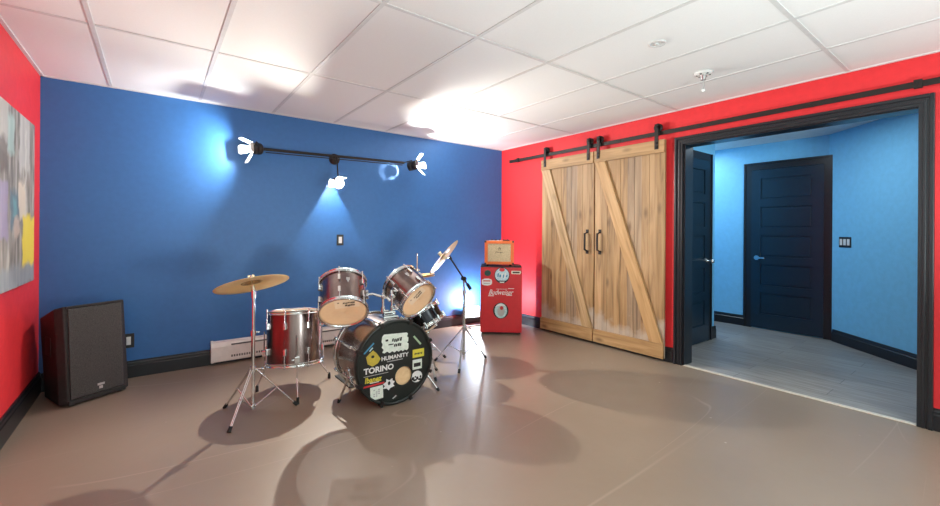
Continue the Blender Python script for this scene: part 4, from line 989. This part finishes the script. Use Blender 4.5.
MR = spot_head((-1.565, -.22, 2.008), (.60, -.78, .18), bz1, bulb='bulb_side', flap_open=(1.05, .70, .95, .95), ring=(.0098, .0145), depth=.11)
point('left spotlight lamp', ML @ V((0, 0, .020)), 54, WARM2, .015)
point('middle spotlight lamp', MM @ V((0, 0, .016)), 240, WARM, .012)
point('right spotlight lamp', MR @ V((0, 0, .033)), 125, WARM2, .015)
point('middle spotlight added leak', MM @ V((0, 0, -.014)), 16, WARM2, .003)  # added lamp in the rear chamber, stands in for light leaking down the wall
point('right spotlight added leak', MR @ V((0, 0, -.018)), 14, WARM2, .0015)  # added lamp behind the plate, throws the leaked ring of light on the wall

# ------------------------------------------------------------------ ceiling fittings
r_ = thing('ceiling_sensor', (-.80, -3.11, H), 'round white ceiling sensor with a thin wire and pendant hanging below it', 'sensor')
c_ = V((-.80, -3.11, H + .005))
b = MB(); b.lathe([(.0, 0), (.062, 0), (.06, -.010), (.042, -.020), (0, -.022)], 32, Matrix.Translation(c_)); b.build('base', 'whiteplastic', r_)
for i in range(6):
    q = c_ + V((.042 * math.cos(i * 1.05), .042 * math.sin(i * 1.05), -.019)); MB().box(q, (.012, .012, .006), Matrix.Rotation(i * 1.05, 3, 'Z')).build('vent_slot', 'slot', r_)
b = MB(); b.cyl(c_ + V((0, 0, -.022)), c_ + V((0, 0, -.055)), .022, .016, 16); b.build('body', 'steel', r_)
pts = [c_ + V((.01 * math.sin(t * 3), -.0, -.05 - .07 * t)) for t in [i / 6 for i in range(7)]]
MB().tube(pts, .003, 6).build('wire', 'grey', r_)
b = MB(); b.ball(pts[-1] + V((0, 0, -.008)), .014, 12); b.build('pendant', 'whiteplastic', r_)
r_ = thing('sprinkler_cover', (-1.513, -3.151, H), 'small flat round sprinkler cover recessed in a ceiling tile', 'sprinkler')
c_ = V((-1.513, -3.151, H + .003))
b = MB(); b.lathe([(.035, .004), (.05, .004), (.05, -.004), (.035, -.006)], 32, Matrix.Translation(c_), closed=True); b.build('ring', 'tbar', r_)
b = MB(); b.cyl(c_, c_ + V((0, 0, -.002)), .034, n=28); b.cyl(c_ + V((0, 0, -.002)), c_ + V((0, 0, -.012)), .012, n=12); b.build('cap', 'tbar', r_)

# ------------------------------------------------------------------ light
def area(name, loc, rot, sx, sy, w, col):
    l = bpy.data.lights.new(name, 'AREA'); l.shape = 'RECTANGLE'; l.size = sx; l.size_y = sy; l.energy = w; l.color = col
    o = bpy.data.objects.new(name, l); COL.objects.link(o); o.location = loc; o.rotation_euler = rot; return o
NEU = (.80, .98, 1)
# added unseen fill lights behind the viewer: a pair facing down, another facing up
area('rear ceiling fill', (-3.35, -5.5, H - .012), (0, 0, 0), 1.2, .6, 33, NEU)
area('rear ceiling fill', (-1.52, -5.5, H - .012), (0, 0, 0), 1.2, .6, 33, NEU)
l_ = bpy.data.lights.new('rear upward fill', 'SPOT'); l_.energy = 235; l_.color = NEU; l_.spot_size = math.radians(165); l_.spot_blend = .3; l_.shadow_soft_size = .2
o_ = bpy.data.objects.new('rear upward fill', l_); COL.objects.link(o_); o_.location = (-2.4, -5.3, .7); o_.rotation_euler = (PI - .25, 0, 0)
# the floor flood light
lp = Mlp @ V((.06, .12, .06)); point('floor flood lamp', lp, 44, (.86, .93, 1), .03)
# hallway
COOL = (.74, .90, 1)
area('hall ceiling light', (1.85, -1.5, H - .02), (0, 0, 0), .5, .9, 20, COOL)
area('hall near light', (1.1, -3.2, H - .02), (0, 0, 0), .6, .6, 14, COOL)
w = bpy.data.worlds.new('World'); sc.world = w; w.use_nodes = True
w.node_tree.nodes['Background'].inputs[0].default_value = (.5, .5, .5, 1); w.node_tree.nodes['Background'].inputs[1].default_value = .2

# ------------------------------------------------------------------ camera
cd = bpy.data.cameras.new('Camera'); co = bpy.data.objects.new('Camera', cd); COL.objects.link(co)
yaw, roll = -.6469, .0067
R = Vector((math.cos(yaw), math.sin(yaw), 0)); F = Vector((-math.sin(yaw), math.cos(yaw), 0)); U = Vector((0, 0, 1))
Rr = R * math.cos(roll) + U * math.sin(roll); Uu = U * math.cos(roll) - R * math.sin(roll)
mw = Matrix((Rr, Uu, -F)).transposed().to_4x4(); mw.translation = cam_loc
co.matrix_world = mw
cd.sensor_width = 36; cd.lens = 416.81 * 36 / 940
cd.shift_y = -(253 - 231.326) / 940
cd.clip_start = .05
sc.camera = co
sc.view_settings.view_transform = 'Standard'; sc.view_settings.look = 'None'; sc.view_settings.gamma = 1; sc.view_settings.use_curve_mapping = False
sc.view_settings.exposure = 0
sc.cycles.use_denoising = True
sc.cycles.max_bounces = 10; sc.cycles.diffuse_bounces = 5; sc.cycles.transparent_max_bounces = 16
sc.cycles.sample_clamp_indirect = 8
